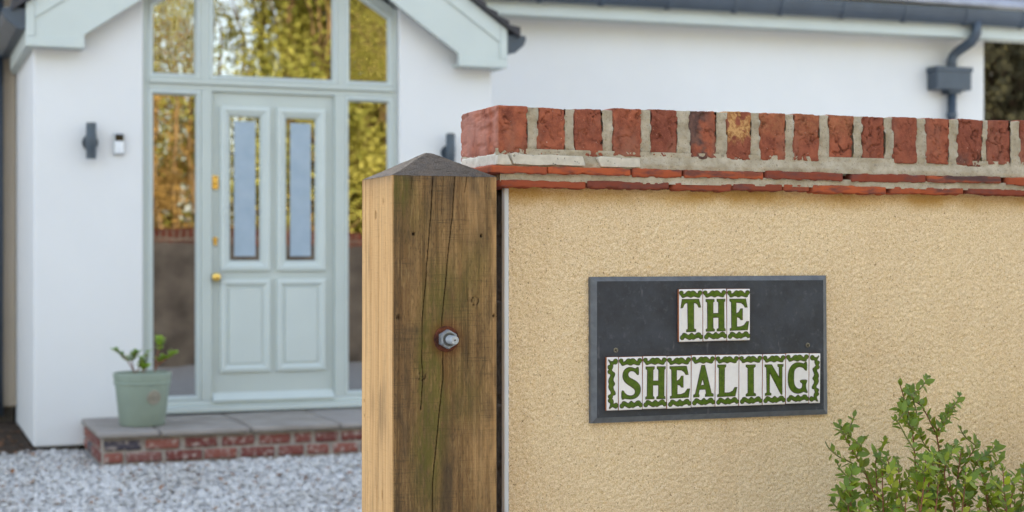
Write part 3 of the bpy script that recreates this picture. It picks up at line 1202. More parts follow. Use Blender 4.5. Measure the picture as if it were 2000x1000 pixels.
def bell():
    y = YP - .025
    x0, x1, z0, z1 = gx(222, y), gx(244, y), gz(233, 302, y), gz(233, 260, y)
    b = thing('doorbell', ((x0 + x1) / 2, YP, (z0 + z1) / 2), 'small grey video doorbell with black top and white lower half', 'doorbell')
    mb = MB()
    mb.box(x0, x1, y, YP - .0005, z0, z1)
    obj('casing', mb, 'chrome_grey', b, bevel=.008)
    w = x1 - x0
    mb = MB()
    mb.box(x0 + w * .12, x1 - w * .12, y - .003, y + .001, z1 - (z1 - z0) * .36, z1 - w * .1)
    mb.tube([((x0 + x1) / 2, y - .003, z1 - (z1 - z0) * .2), ((x0 + x1) / 2, y - .007, z1 - (z1 - z0) * .2)], .012, 14)
    obj('camera_window', mb, 'bell_black', b, bevel=.002)
    mb = MB()
    mb.box(x0 + w * .12, x1 - w * .12, y - .003, y + .001, z0 + w * .12, z1 - (z1 - z0) * .37)
    mb.tube([((x0 + x1) / 2, y - .003, z0 + (z1 - z0) * .32), ((x0 + x1) / 2, y - .006, z0 + (z1 - z0) * .32)], .016, 16)
    obj('button_plate', mb, 'bell_white', b, bevel=.002)


bell()

# ================================================================== BOUNDARY WALL
YR = 2.880                    # face of the sandy render
YC = 2.862                    # face of the coping bricks
YT = 2.848                    # face of the creasing tiles
XEND = 9.0                    # the wall runs on to the right, out of the picture (the door glass mirrors it)


def boundary_wall():
    xl = gx(970, YC)
    w = thing('boundary_wall', (2.0, 2.98, 0), 'sand coloured rendered garden wall with red brick coping', 'wall')
    xr0 = gx(993.5, YR)

    # ---- render: fine relief where it is seen
    xa, xb, za, zb = xr0, 2.62, .72, gz(1000, 366, YR) + .012
    res = .0021
    nu, nv = int((xb - xa) / res), int((zb - za) / res)
    xs_ = np.concatenate([np.linspace(xa, xb, nu), np.arange(xb + .004, 3.65, .004)])
    nu = len(xs_)
    X, Z = np.meshgrid(xs_, np.linspace(za, zb, nv))
    P = np.stack([X.ravel(), np.zeros(X.size), Z.ravel()], 1)
    warp = P + np.stack([fbm(P, 90, 2, 31) - .5, np.zeros(len(P)), fbm(P, 90, 2, 37) - .5], 1) * .005
    h1 = vnoise(warp * np.array([215, 1, 260]), 41)
    h2 = vnoise(warp * np.array([390, 1, 430]), 43)
    hgt = sstep(.25, .75, h1) * .62 + h2 * .38
    broad = fbm(P, 7, 3, 47) - .5
    P[:, 1] = YR + .0009 - hgt * .0030 - broad * .003
    P[:, 1] += 0
    rust_or_shade = sstep(.045, .004, (zb - .012) - P[:, 2] + (fbm(P, (22, 1, 22), 3, 51) - .5) * .035) * (.65 + .35 * sstep(.3, .6, fbm(P, (9, 1, 9), 3, 53)))  # mask of the painted shade band just under the tile course
    me = grid_mesh(P, nu, nv, 'sand_render', {'rust': rust_or_shade})
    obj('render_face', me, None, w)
    mb = MB()
    mb.box(xr0 + .03, XEND, YR + .004, YR + .19, -.05, zb)
    mb.box(xr0, 3.646, YR - .001, YR + .003, -.05, .7195)
    mb.box(3.6465, XEND, YR - .001, YR + .003, -.05, zb)
    obj('wall_core', mb, 'sand_render', w)

    # bare brown blockwork on the house side of the wall
    mb = MB()
    mb.box(xr0 + .004, XEND, YR + .1905, YR + .20, -.05, zb - .001)
    obj('back_face', mb, 'back_block', w)

    # ---- white plastic stop bead on the end
    mb = MB()
    bx0, bx1 = gx(983.5, YR), gx(993, YR)
    zt = gz(985, 367, YR)
    mb.box(bx0, bx1, YR - .0035, YR + .012, .0, zt)
    obj('corner_bead', mb, 'bead_white', w, bevel=.0025)
    # dark rough blocks of the bare wall end, seen in the slit beside the post
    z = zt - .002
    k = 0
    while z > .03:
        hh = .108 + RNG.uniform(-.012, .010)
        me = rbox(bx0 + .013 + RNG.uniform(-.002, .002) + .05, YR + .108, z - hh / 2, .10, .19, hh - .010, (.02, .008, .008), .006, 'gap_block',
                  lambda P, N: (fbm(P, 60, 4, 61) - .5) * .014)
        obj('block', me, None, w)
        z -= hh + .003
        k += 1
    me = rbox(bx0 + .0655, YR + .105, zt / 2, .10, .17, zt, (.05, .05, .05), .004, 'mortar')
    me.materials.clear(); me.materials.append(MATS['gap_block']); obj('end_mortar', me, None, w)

    # ---- creasing tiles, two courses
    up = [(958, 1068), (1070, 1232), (1236, 1334), (1338, 1492), (1498, 1648), (1665, 1810), (1813, 1957), (1969, 2100)]
    lo = [(979, 1147), (1149, 1309), (1316, 1433), (1435, 1531), (1533, 1585), (1591, 1735), (1743, 1885), (1894, 2035)]
    zx = [gx(2105, YT) + .163 * k for k in range(9)]
    up += [(px_of(x, YT, 1.5)[0], px_of(x + .155, YT, 1.5)[0]) for x in zx]
    lo += [(px_of(x - .075, YT, 1.5)[0], px_of(x + .080, YT, 1.5)[0]) for x in zx]
    zu = gz(1150, 335, YT)
    zl = gz(1150, 361, YT)
    burn = {3: .55, 6: .9}

    def tile(a, b, zc, th, seed, burnv, yoff):
        xa_, xb_ = gx(a, YT), gx(b, YT)
        wob = RNG.uniform(-.0018, .0018)
        th = th + RNG.uniform(-.0022, .0018)
        yoff = yoff + RNG.uniform(-.003, .003)

        def dsp(P, N):
            d = (fbm(P, (60, 60, 30), 4, seed) - .5) * .0062
            d += np.where(N[:, 2] < -.3, -(sstep(.45, .75, fbm(P, (70, 25, 1), 3, seed + 5))) * .005, 0)
            d += np.where(N[:, 2] > .3, -(sstep(.5, .8, fbm(P, (55, 25, 1), 3, seed + 8))) * .003, 0)
            return d
        me = rbox((xa_ + xb_) / 2, YT + yoff + .115, zc + wob, xb_ - xa_, .23, th, (.0035, .02, .0025), .0035, 'creasing_tile', dsp,
                  lambda P: {'burn': burnv * sstep(.35, .6, fbm(P, (18, 18, 60), 4, seed + 3)) * sstep(-.4, .6, (P[:, 2] - zc) / (th / 2) + .6)})
        o = obj('tile', me, None, w)
        rot = RNG.uniform(-.011, .011)
        c = Vector(((xa_ + xb_) / 2, 0, zc))
        o.matrix_basis = Matrix.Translation(c) @ Matrix.Rotation(rot, 4, 'Y') @ Matrix.Translation(-c)
        return o
    for i, (a, b) in enumerate(up):
        tile(a, b, zu, .0185, 100 + i * 13, burn.get(i, 0.0), .0)
    for i, (a, b) in enumerate(lo):
        tile(a, b, zl, .0170, 300 + i * 13, .25 if i in (1, 6) else 0, .004)
    # the run beyond the picture, as one part
    mb = MB()
    x = gx(2105, YT) + .163 * 9
    while x < XEND - .2:
        mb.box(x, x + .152, YT, YT + .23, zu - .009, zu + .009)
        mb.box(x - .07, x + .082, YT + .004, YT + .234, zl - .008, zl + .008)
        x += .163
    o = obj('tile_run', mb, 'creasing_tile', w, kind='stuff')

    # ---- mortar beds between and above the tiles
    def bed(x0, x1, z0, z1, y, rough, seed, name='mortar', mat='mortar', res=.003):
        nu, nv = int((x1 - x0) / res), max(8, int((z1 - z0) / .0022))
        X, Z = np.meshgrid(np.linspace(x0, x1, nu), np.linspace(z0, z1, nv))
        P = np.stack([X.ravel(), np.zeros(X.size), Z.ravel()], 1)
        P[:, 1] = y + (fbm(P, (70, 1, 90), 4, seed) - .5) * rough + (fbm(P, (9, 1, 9), 2, seed + 4) - .5) * rough * .9
        return P, nu, nv
    xcut = 3.64
    P, nu, nv = bed(gx(979, YT), xcut, zl + .004, zu - .005, YT + .0065, .006, 71)
    obj('mortar_bed', grid_mesh(P, nu, nv, 'mortar'), None, w)
    zc0 = gz(1400, 310, YC)
    P, nu, nv = bed(gx(968, YC), xcut, zu + .0075, zc0 + .010, YC + .001, .006, 77)
    P[:, 1] -= np.clip((zc0 - P[:, 2]) / .016, 0, 1) * .007        # the fillet slopes out to the tiles
    obj('mortar_bed', grid_mesh(P, nu, nv, 'mortar'), None, w)
    mb = MB()
    ztop = gz(1000, 206, YC)
    mb.box(gx(975, YC), XEND, YC + .010, YC + .205, zl + .004, zu - .004)
    mb.box(gx(972, YC), XEND, YC + .012, YC + .208, zu + .004, zc0 + .004)
    mb.box(gx(1020, YC), XEND, YC + .014, YC + .205, zc0 + .0045, ztop - .012)
    obj('mortar_core', mb, 'mortar', w)
    # end of the beds seen past the post cap
    me = rbox(gx(972, YC) + .012, YC + .105, zu + .021, .03, .2, .024, (.004, .006, .003), .003, 'mortar_flake', lambda P, N: (fbm(P, 70, 3, 83) - .5) * .006)
    obj('mortar_end', me, None, w)
    me = rbox(gx(981, YC) + .010, YC + .098, (zu + zl) / 2, .03, .2, .013, (.004, .006, .003), .003, 'mortar', lambda P, N: (fbm(P, 70, 3, 85) - .5) * .008)
    obj('mortar_end', me, None, w)

    # ---- coping bricks on edge
    cb = [(970, 1031.5), (1050, 1105), (1121, 1178), (1197, 1253), (1271, 1324), (1347, 1400), (1419, 1468), (1484, 1535), (1550, 1601),
          (1618, 1668), (1684, 1730), (1744, 1792), (1808, 1854), (1870, 1920), (1928, 1974), (1992, 2044), (2058, 2106)]
    tops = [206, 210, 212, 211, 213, 216, 217, 220, 222, 224, 227, 228, 230, 232, 234, 235, 237]
    bots = [306, 306, 310, 307, 308, 312, 313, 314, 315, 317, 318, 320, 321, 325, 322, 325, 326]
    zt_run, zb_run = gz(1974, 235.5, YC), gz(1974, 323, YC)
    xq = gx(2121, YC)
    for k in range(16):
        wq = RNG.uniform(.058, .064)
        cb.append((px_of(xq, YC, zt_run)[0], px_of(xq + wq, YC, zt_run)[0]))
        pm = px_of(xq + wq / 2, YC, zt_run)[0]
        tops.append(px_of(xq + wq / 2, YC, zt_run)[1] + RNG.uniform(-1, 1)); bots.append(px_of(xq + wq / 2, YC, zb_run)[1] + RNG.uniform(-2, 2))
        xq += wq + RNG.uniform(.014, .018)
    xrun = xq
    lean = [0, .03, -.02, .0, .015, -.02, .0, -.01, .02, .045, .0, .0, .03, .05, -.02, .02, 0] + [RNG.uniform(-.03, .03) for k in range(16)]
    for i, (a, b) in enumerate(cb):
        xa_, xb_ = gx(a, YC), gx(b, YC)
        mid = (a + b) / 2
        z1, z0 = gz(mid, tops[i], YC), gz(mid, bots[i], YC)
        sd = 500 + i * 29
        cx_, cz_ = (xa_ + xb_) / 2, (z0 + z1) / 2

        def warpP(P):
            return P + np.stack([fbm(P, 30, 3, sd + 1) - .5, fbm(P, 30, 3, sd + 2) - .5, fbm(P, 30, 3, sd + 3) - .5], 1) * .05

        def cracks(P):
            q = warpP(P)
            r1 = np.abs(fbm(q, (46, 30, 20), 3, sd + 6) - .5)
            r2 = np.abs(fbm(q, (26, 26, 38), 2, sd + 9) - .5)
            m = sstep(.38, .62, fbm(P, 17, 2, sd + 12))
            return np.maximum((1 - sstep(.004, .034, r1)) * m, (1 - sstep(0, .016, r2)) * (1 - m) * .8)

        def side_k(N):
            return np.where(np.abs(N[:, 1]) > .6, 1.0, .18 if i == 0 else .40)

        def dsp(P, N):
            d = (fbm(P, (70, 70, 45), 5, sd, .62) - .5) * .0056 * side_k(N) - cracks(P) * .0048 * side_k(N)
            edge = np.minimum.reduce([P[:, 0] - xa_, xb_ - P[:, 0]])
            d -= sstep(.006, 0, edge) * sstep(.45, .7, fbm(P, (20, 20, 90), 3, sd + 20)) * .0035
            return d

        def att(P):
            n = fbm(P, (26, 26, 22), 5, sd + 31, .6)
            u, v = (P[:, 0] - xa_) / (xb_ - xa_), (P[:, 2] - z0) / (z1 - z0)
            burnm = 0 * n
            lich = 0 * n
            bloom = 0 * n
            if i == 5:
                burnm = np.clip(sstep(.36, .56, n + .34 * (.6 - u) * sstep(.2, .5, v)) * sstep(1.05, .4, u) + sstep(.40, .56, n) * sstep(.48, .12, v), 0, 1) * .85
            if i == 6:
                lich = sstep(.36, .44, n + .30 * (v - .62) + .05) * sstep(.28, .5, v) * (1 - sstep(.52, .60, fbm(P, 75, 3, sd + 33)))
            if i == 9:
                lich = sstep(.9, .97, v) * sstep(.44, .6, n) * .8
            if i == 13:
                burnm = sstep(.45, .6, n) * sstep(.35, .1, v) * .6
            if i in (7, 8, 9):
                lich = np.maximum(lich, .16 * sstep(.35, .8, v))
            if i == 0:
                side = P[:, 0] < xa_ + .004
                bloom = np.where(side, sstep(.38, .62, fbm(P, (20, 22, 8), 4, sd + 41)) * .45, 0)
                burnm = np.where(side, sstep(.55, .72, fbm(P, (20, 30, 5), 3, sd + 44)) * .2, 0)
            return {'crack': cracks(P) * (np.where(P[:, 0] < xa_ + .004, .15, 1.0) if i == 0 else 1.0), 'burn': burnm, 'lichen': lich, 'bloom': bloom}
        me = rbox(cx_, YC + .1075 + RNG.uniform(-.002, .002), cz_, xb_ - xa_, .215, z1 - z0, (.0024, .0045 if i == 0 else .02, .0024), .0038, 'coping_brick', dsp, att)
        o = obj('brick', me, None, w)
        c = Vector((cx_, 0, cz_))
        o.matrix_basis = Matrix.Translation(c) @ Matrix.Rotation(lean[i], 4, 'Y') @ Matrix.Translation(-c)
        if i == 5:
            o['label'] = 'red coping brick with black burnt patches'
        if i == 6:
            o['label'] = 'red coping brick with yellow lichen patch'
        # joint to the next brick, a little proud at its edges
        if i < len(cb) - 1:
            xj0, xj1 = xb_ - .0012, gx(cb[i + 1][0], YC) + .0012
            zt_ = gz(mid, tops[i], YC) - .002
            nu_, nv_ = max(6, int((xj1 - xj0) / .0015)), 64
            X, Z = np.meshgrid(np.linspace(xj0, xj1, nu_), np.linspace(zc0 - .002, zt_, nv_))
            P = np.stack([X.ravel(), np.zeros(X.size), Z.ravel()], 1)
            t = (P[:, 0] - xj0) / (xj1 - xj0)
            P[:, 1] = YC + .0055 - .0062 * (np.abs(t - .5) * 2) ** 3 * sstep(.35, .6, fbm(P, (40, 1, 60), 3, sd + 51)) + (fbm(P, (70, 1, 70), 4, sd + 55) - .5) * .0052
            # turn the top edge back over the wall
            Pt = P[-nu_:].copy()
            rows = [P]
            for q, dy in enumerate((.006, .05, .2)):
                r_ = Pt.copy(); r_[:, 1] += dy; r_[:, 2] += (fbm(r_ + q, (90, 30, 1), 3, sd + 60) - .4) * .006
                rows.append(r_)
            P = np.concatenate(rows)
            obj('joint', grid_mesh(P, nu_, nv_ + 3, 'mortar'), None, w)
    mb = MB()
    x = xrun
    while x < XEND - .1:
        mb.box(x, x + .064, YC, YC + .215, gz(1400, 312, YC), ztop)
        x += .080
    obj('coping_run', mb, 'coping_brick', w, kind='stuff')

    # ---- loose flakes of the mortar fillet
    def flake(pts, y, th, seed):
        poly = [(gx(a, y), gz(a, b, y)) for a, b in pts]
        poly = poly[::-1]
        ar = sum(poly[i - 1][0] * poly[i][1] - poly[i][0] * poly[i - 1][1] for i in range(len(poly)))
        if ar < 0:
            poly = poly[::-1]
        mb = MB()
        mb.prism(poly, y, y + th)
        obj('mortar_flake', mb, 'mortar_flake', w, bevel=.0015)
    flake([(972, 303), (983, 301), (992, 302), (1001, 322), (985, 322), (970, 321)], YC - .012, .012, 1)
    flake([(998, 300), (1008, 297), (1020, 301), (1045, 303), (1075, 302), (1100, 304), (1139, 305), (1144, 324), (1120, 324), (1085, 322), (1050, 323), (1004, 320)], YC - .014, .012, 2)
    flake([(1166, 308), (1176, 305), (1215, 309), (1250, 309), (1251, 327), (1212, 327), (1175, 326)], YC - .012, .008, 3)


boundary_wall()


# ================================================================== GATE POST
YPF = 2.80
ZB_ = .66


def gate_post():
    x0, x1 = gx(767, YPF), gx(970, YPF)
    wd = x1 - x0
    p = thing('gate_post', ((x0 + x1) / 2, YPF + wd / 2, 0), 'weathered square timber gate post with a pyramid top and bolt', 'gate post')
    zt = gz(868, 344, YPF)

    def pz(px, py):
        return gx(px, YPF), gz(px, py, YPF)

    crA = [pz(*q) for q in ((845, 340), (843, 400), (836, 490), (831, 560), (825, 625), (824, 700), (826, 740), (822, 800))]
    crB = [pz(*q) for q in ((889, 340), (884, 420), (876, 490), (870, 560), (863, 632), (865, 690), (865, 740), (856, 830), (849, 900), (845, 940), (845, 1010), (842, 1100))]
    crC = [pz(*q) for q in ((912, 560), (915, 590), (914, 720))]
    crD = [pz(*q) for q in ((805, 340), (803, 370))]
    crE = [pz(*q) for q in ((912, 340), (908, 375))]
    crF = [pz(*q) for q in ((866, 340), (862, 420))]
    cracks = [(crA, .0010, 1.0), (crB, .0011, 1.0), (crC, .0008, .4), (crD, .0008, .5), (crE, .0009, .5), (crF, .0008, .35)]
    knots = [(808, 457, .0035, 1), (940, 461, .003, 1), (964, 617, .0028, 1), (779, 620, .0032, .7), (852, 741, .0015, 1)]
    rings = [(928, 588, .0068, .0080), (824, 735, .0075, .0070), (779, 620, .0042, .0048)]

    def dist_poly(X, Z, pts):
        d = np.full(X.shape, 9.0)
        for (xa, za), (xb, zb) in zip(pts[:-1], pts[1:]):
            dx, dz = xb - xa, zb - za
            t = np.clip(((X - xa) * dx + (Z - za) * dz) / (dx * dx + dz * dz), 0, 1)
            d = np.minimum(d, np.hypot(X - xa - t * dx, Z - za - t * dz))
        return d

    # --- front face
    nu, nv = 205, 300
    zz = np.concatenate([np.linspace(0, ZB_, 12)[:-1], np.linspace(ZB_, zt, nv - 11)])
    X, Z = np.meshgrid(np.linspace(x0 + .0015, x1 - .0015, nu), zz)
    X, Z = X.ravel(), Z.ravel()
    P = np.stack([X, np.zeros_like(X), Z], 1)
    wob = (fbm(P, (1, 1, 55), 3, 5) - .5) * .0016
    cr = np.zeros_like(X)
    for pts, wv, dep in cracks:
        d = dist_poly(X + wob, Z, pts)
        cr = np.maximum(cr, (1 - sstep(wv * .35, wv, d)) * dep)
    for kx, ky, r_, dp in knots:
        a, b = pz(kx, ky)
        cr = np.maximum(cr, (1 - sstep(r_ * .5, r_, np.hypot(X - a, (Z - b) * .8))) * dp)
    ring = np.zeros_like(X)
    for kx, ky, r_, rz in rings:
        a, b = pz(kx, ky)
        e = np.hypot((X - a) / r_, (Z - b) / rz)
        ring = np.maximum(ring, 1 - sstep(.08, .20, np.abs(e - 1)))
    cr = np.maximum(cr, ring * .8 * sstep(.3, .6, fbm(P, (260, 1, 260), 2, 19)))
    grain = fbm(P, (420, 1, 12), 3, 21)
    P[:, 1] = YPF + (grain - .5) * .0012 - (fbm(P, (12, 1, 3), 2, 23) - .5) * .002 + cr * .006
    # green algae along the checks, dark wet streaks
    def blob(px, py, rx, rz):
        a, b = pz(px, py)
        return np.exp(-((X - a) / rx) ** 2 - ((Z - b) / rz) ** 2)
    nz = fbm(P, (28, 1, 9), 4, 27)
    nz2 = fbm(P, (60, 1, 16), 4, 29)
    alg = blob(782, 362, .022, .028) * 1.2 + blob(838, 860, .024, .14) + blob(850, 790, .02, .09) + blob(832, 700, .018, .08) * .8 + blob(805, 420, .04, .05) * .35 \
        + blob(895, 570, .05, .07) * .5 + blob(905, 770, .035, .06) * .55 + blob(850, 600, .03, .08) * .5 + blob(930, 500, .03, .05) * .3 + blob(815, 905, .015, .06) * .5
    alg = np.clip(alg * 1.15 * sstep(.18, .58, nz * .6 + nz2 * .4 + .06), 0, 1)
    stn = blob(816, 925, .011, .05) * 1.3 + blob(795, 720, .012, .06) * .8 + blob(785, 900, .018, .12) * .55 + blob(885, 930, .02, .06) * .6 + blob(875, 960, .014, .10) * .5 \
        + blob(775, 520, .008, .10) * .5 + blob(800, 645, .04, .008) * .5 + blob(885, 372, .010, .022) * .5 + blob(925, 372, .010, .03) * .5 + blob(845, 360, .008, .02) * .5 \
        + blob(958, 940, .014, .05) * .35 + blob(935, 640, .02, .03) * .2 + blob(790, 455, .03, .02) * .25
    stn = np.clip(stn * sstep(.25, .65, nz2 + .05), 0, .9)
    stn = stn + .35 * sstep(.50, .68, nz) * (.4 + .6 * sstep(.045, .0, X - x0 - .03)) + .3 * sstep(.55, .7, nz2)
    stn = np.clip(stn, 0, .9)
    bx, bz = pz(871, 662)
    rust_or_shade = np.exp(-(np.hypot(X - bx, Z - bz) / .034) ** 4) * .55 + np.exp(-((X - bx) / .012) ** 2) * sstep(0, -.02, Z - bz) * sstep(-.16, -.03, Z - bz) * .4 * sstep(.3, .7, nz2)
    fresh = np.clip(sstep(.02, 0, x1 - X + (nz2 - .5) * .02) * .55 + blob(930, 400, .03, .06) * .35 + blob(890, 500, .02, .05) * .3 + blob(940, 880, .03, .1) * .3, 0, 1) * sstep(.3, .65, nz2 + .1)
    A = {'crack': np.clip(cr, 0, 1), 'algae': alg, 'stain': stn, 'rust': np.clip(rust_or_shade, 0, 1), 'fresh': fresh, 'grey': np.clip(sstep(.012, .0, zt - Z) * .5 * nz2, 0, 1)}
    body = obj('post_face', grid_mesh(P, nu, nv, 'post_wood', A), None, p)

    # --- left face
    nu2 = 150
    y0, y1 = YPF + .0015, YPF + wd - .001
    Yg, Zg = np.meshgrid(np.linspace(y1, y0, nu2), zz)
    Yg, Zg = Yg.ravel(), Zg.ravel()
    Q = np.stack([np.zeros_like(Yg), Yg, Zg], 1)
    s = (Yg - y0) / (y1 - y0)
    wob = (fbm(Q, (1, 1, 30), 3, 15) - .5) * .004
    cr = np.zeros_like(s)
    for s0, s1, za, zb, wv, dep in ((.43, .52, zt, .6, .0016, .9), (.80, .80, 1.0, .6, .0013, .6), (.66, .70, zt, 1.2, .0010, .5), (.25, .22, zt, 1.25, .0010, .5), (.88, .86, zt, .6, .0012, .4)):
        t = (Zg - za) / (zb - za)
        yy = y0 + (s0 + (s1 - s0) * t) * (y1 - y0)
        d = np.abs(Yg + wob - yy)
        cr = np.maximum(cr, (1 - sstep(wv * .4, wv, d)) * dep * sstep(-.02, .02, t) * sstep(1.02, .98, t))
    for s0, z0_, ry, rz in ((.55, gz(732, 420, 2.9), .006, .010), (.3, gz(748, 395, 2.9), .003, .008), (.33, gz(747, 963, 2.9), .0035, .013), (.93, gz(709, 782, 3.), .004, .003), (.92, gz(709, 811, 3.), .004, .003)):
        cr = np.maximum(cr, 1 - sstep(.5, 1.0, np.hypot((Yg - y0 - s0 * (y1 - y0)) / ry, (Zg - z0_) / rz)))
    g2 = fbm(Q, (1, 300, 10), 3, 33)
    Q[:, 0] = x0 + (g2 - .5) * .0012 - (fbm(Q, (1, 10, 3), 2, 35) - .5) * .002 + cr * .005
    nn = fbm(Q, (1, 40, 7), 4, 37)
    A = {'crack': np.clip(cr, 0, 1) * .9, 'algae': 0 * s, 'stain': np.clip(sstep(.06, .0, zt - Zg) * .5 * nn + sstep(.62, .75, nn) * .3, 0, 1), 'rust': 0 * s,
         'fresh': np.clip(.95 - .25 * sstep(.5, .7, nn), 0, 1), 'grey': np.clip(sstep(.02, .0, zt - Zg) * .6 * nn, 0, 1)}
    obj('post_face', grid_mesh(Q, nu2, nv, 'post_wood', A), None, p)

    # --- hidden faces and the arrises
    mb = MB()
    mb.box(x0 + .006, x1 - .006, YPF + .007, YPF + wd - .001, .0, zt - .004)
    mb.add([(x1 - .0005, YPF + .002, 0), (x1 - .0005, YPF + wd, 0), (x1 - .0005, YPF + wd, zt), (x1 - .0005, YPF + .002, zt)], [(0, 1, 2, 3)])
    mb.add([(x1, YPF + wd, 0), (x0, YPF + wd, 0), (x0, YPF + wd, zt), (x1, YPF + wd, zt)], [(0, 1, 2, 3)])
    for (ax, ay, bx_, by_) in ((x0 - .0002, YPF + .0022, x0 + .0022, YPF - .0002), (x1 - .0022, YPF - .0002, x1 + .0002, YPF + .0022)):
        mb.add([(ax, ay, 0), (bx_, by_, 0), (bx_, by_, zt), (ax, ay, zt)], [(0, 1, 2, 3)])
    me = mesh_of('core', mb.v, mb.f, 'post_wood')
    at = me.attributes.new('fresh', 'FLOAT', 'POINT')
    at.data.foreach_set('value', np.full(len(me.vertices), .7, dtype=np.float32))
    obj('post_core', me, None, p)

    # --- pyramid top, grey and weathered
    n = 60
    xc, yc = (x0 + x1) / 2, YPF + wd / 2
    zp = gz(836, 296, yc)
    U, Vv = np.meshgrid(np.linspace(-1, 1, n * 2 + 1), np.linspace(-1, 1, n * 2 + 1))
    U, Vv = U.ravel(), Vv.ravel()
    m_ = np.maximum(np.abs(U), np.abs(Vv))
    hw = wd / 2 + .0006
    C = np.stack([xc + U * hw, yc + Vv * hw, zt + (zp - zt) * (1 - m_)], 1)
    nn = fbm(C, (90, 90, 30), 4, 91)
    lines = np.abs(fbm(C, (14, 60, 20), 3, 93) - .5)
    C[:, 2] += (nn - .5) * .002 - (1 - sstep(0, .02, lines)) * .0012 - sstep(.06, .0, m_) * .003
    A = {'crack': (1 - sstep(.0, .012, lines)) * .35, 'algae': 0 * nn, 'stain': sstep(.5, .7, fbm(C, 25, 3, 95)) * .4, 'rust': 0 * nn, 'fresh': 0 * nn, 'grey': np.clip(.75 + .3 * nn, 0, 1)}
    obj('post_cap', grid_mesh(C, 2 * n + 1, 2 * n + 1, 'post_wood', A), None, p)

    # --- bolt: rusty washer, galvanised nut, rod end
    bz = gz(871, 662, YPF)
    bx = gx(871, YPF)
    mb = MB()
    prof = [(YPF + .004, .0245), (YPF - .0035, .0245), (YPF - .0045, .0235), (YPF - .0045, .012)]
    v, f, N = [], [], 36
    for y, r_ in prof:
        for k in range(N):
            a = 2 * math.pi * k / N
            v.append((bx + r_ * math.cos(a), y, bz + r_ * math.sin(a)))
    for i in range(3):
        for k in range(N):
            f.append((i * N + k, (i + 1) * N + k, (i + 1) * N + (k + 1) % N, i * N + (k + 1) % N))
    mb.add(v, f)
    bolt = obj('bolt', mb, 'rusty_iron', p, label='rusty washer with a bright hexagonal nut and rod end')
    mb = MB()
    v, f = [], []
    for y, r_ in ((YPF - .0046, .0182), (YPF - .0175, .0182), (YPF - .0198, .0165), (YPF - .0202, .009)):
        for k in range(6):
            a = 2 * math.pi * (k + .5) / 6
            v.append((bx + r_ * math.cos(a), y, bz + r_ * math.sin(a)))
    for i in range(3):
        for k in range(6):
            f.append((i * 6 + k, (i + 1) * 6 + k, (i + 1) * 6 + (k + 1) % 6, i * 6 + (k + 1) % 6))
    mb.add(v, f)
    obj('nut', mb, 'galvanised', bolt)
    mb = MB()
    pr = [(-.018, .0080)]
    for k in range(14):
        pr += [(-.019 - k * .0022, .0082), (-.0201 - k * .0022, .0077)]
    pr += [(-.0505, .0080), (-.0520, .0070)]
    mb.tube([(bx, YPF + y, bz) for y, _ in pr], [r_ for _, r_ in pr], 24)
    obj('threaded_rod', mb, 'rod_zinc', bolt, smooth=False)
    mb = MB()
    mb.tube([(bx, YPF - .0203, bz), (bx, YPF - .0206, bz)], .0128, 20)  # thin dark disc that paints the shade in the nut's hole
    obj('thread_gap', mb, 'rod_core', bolt)
    mb = MB()
    mb.tube([(bx, YPF - .0521, bz), (bx, YPF - .0524, bz)], .0016, 10)
    obj('centre_mark', mb, 'bell_black', bolt)


gate_post()

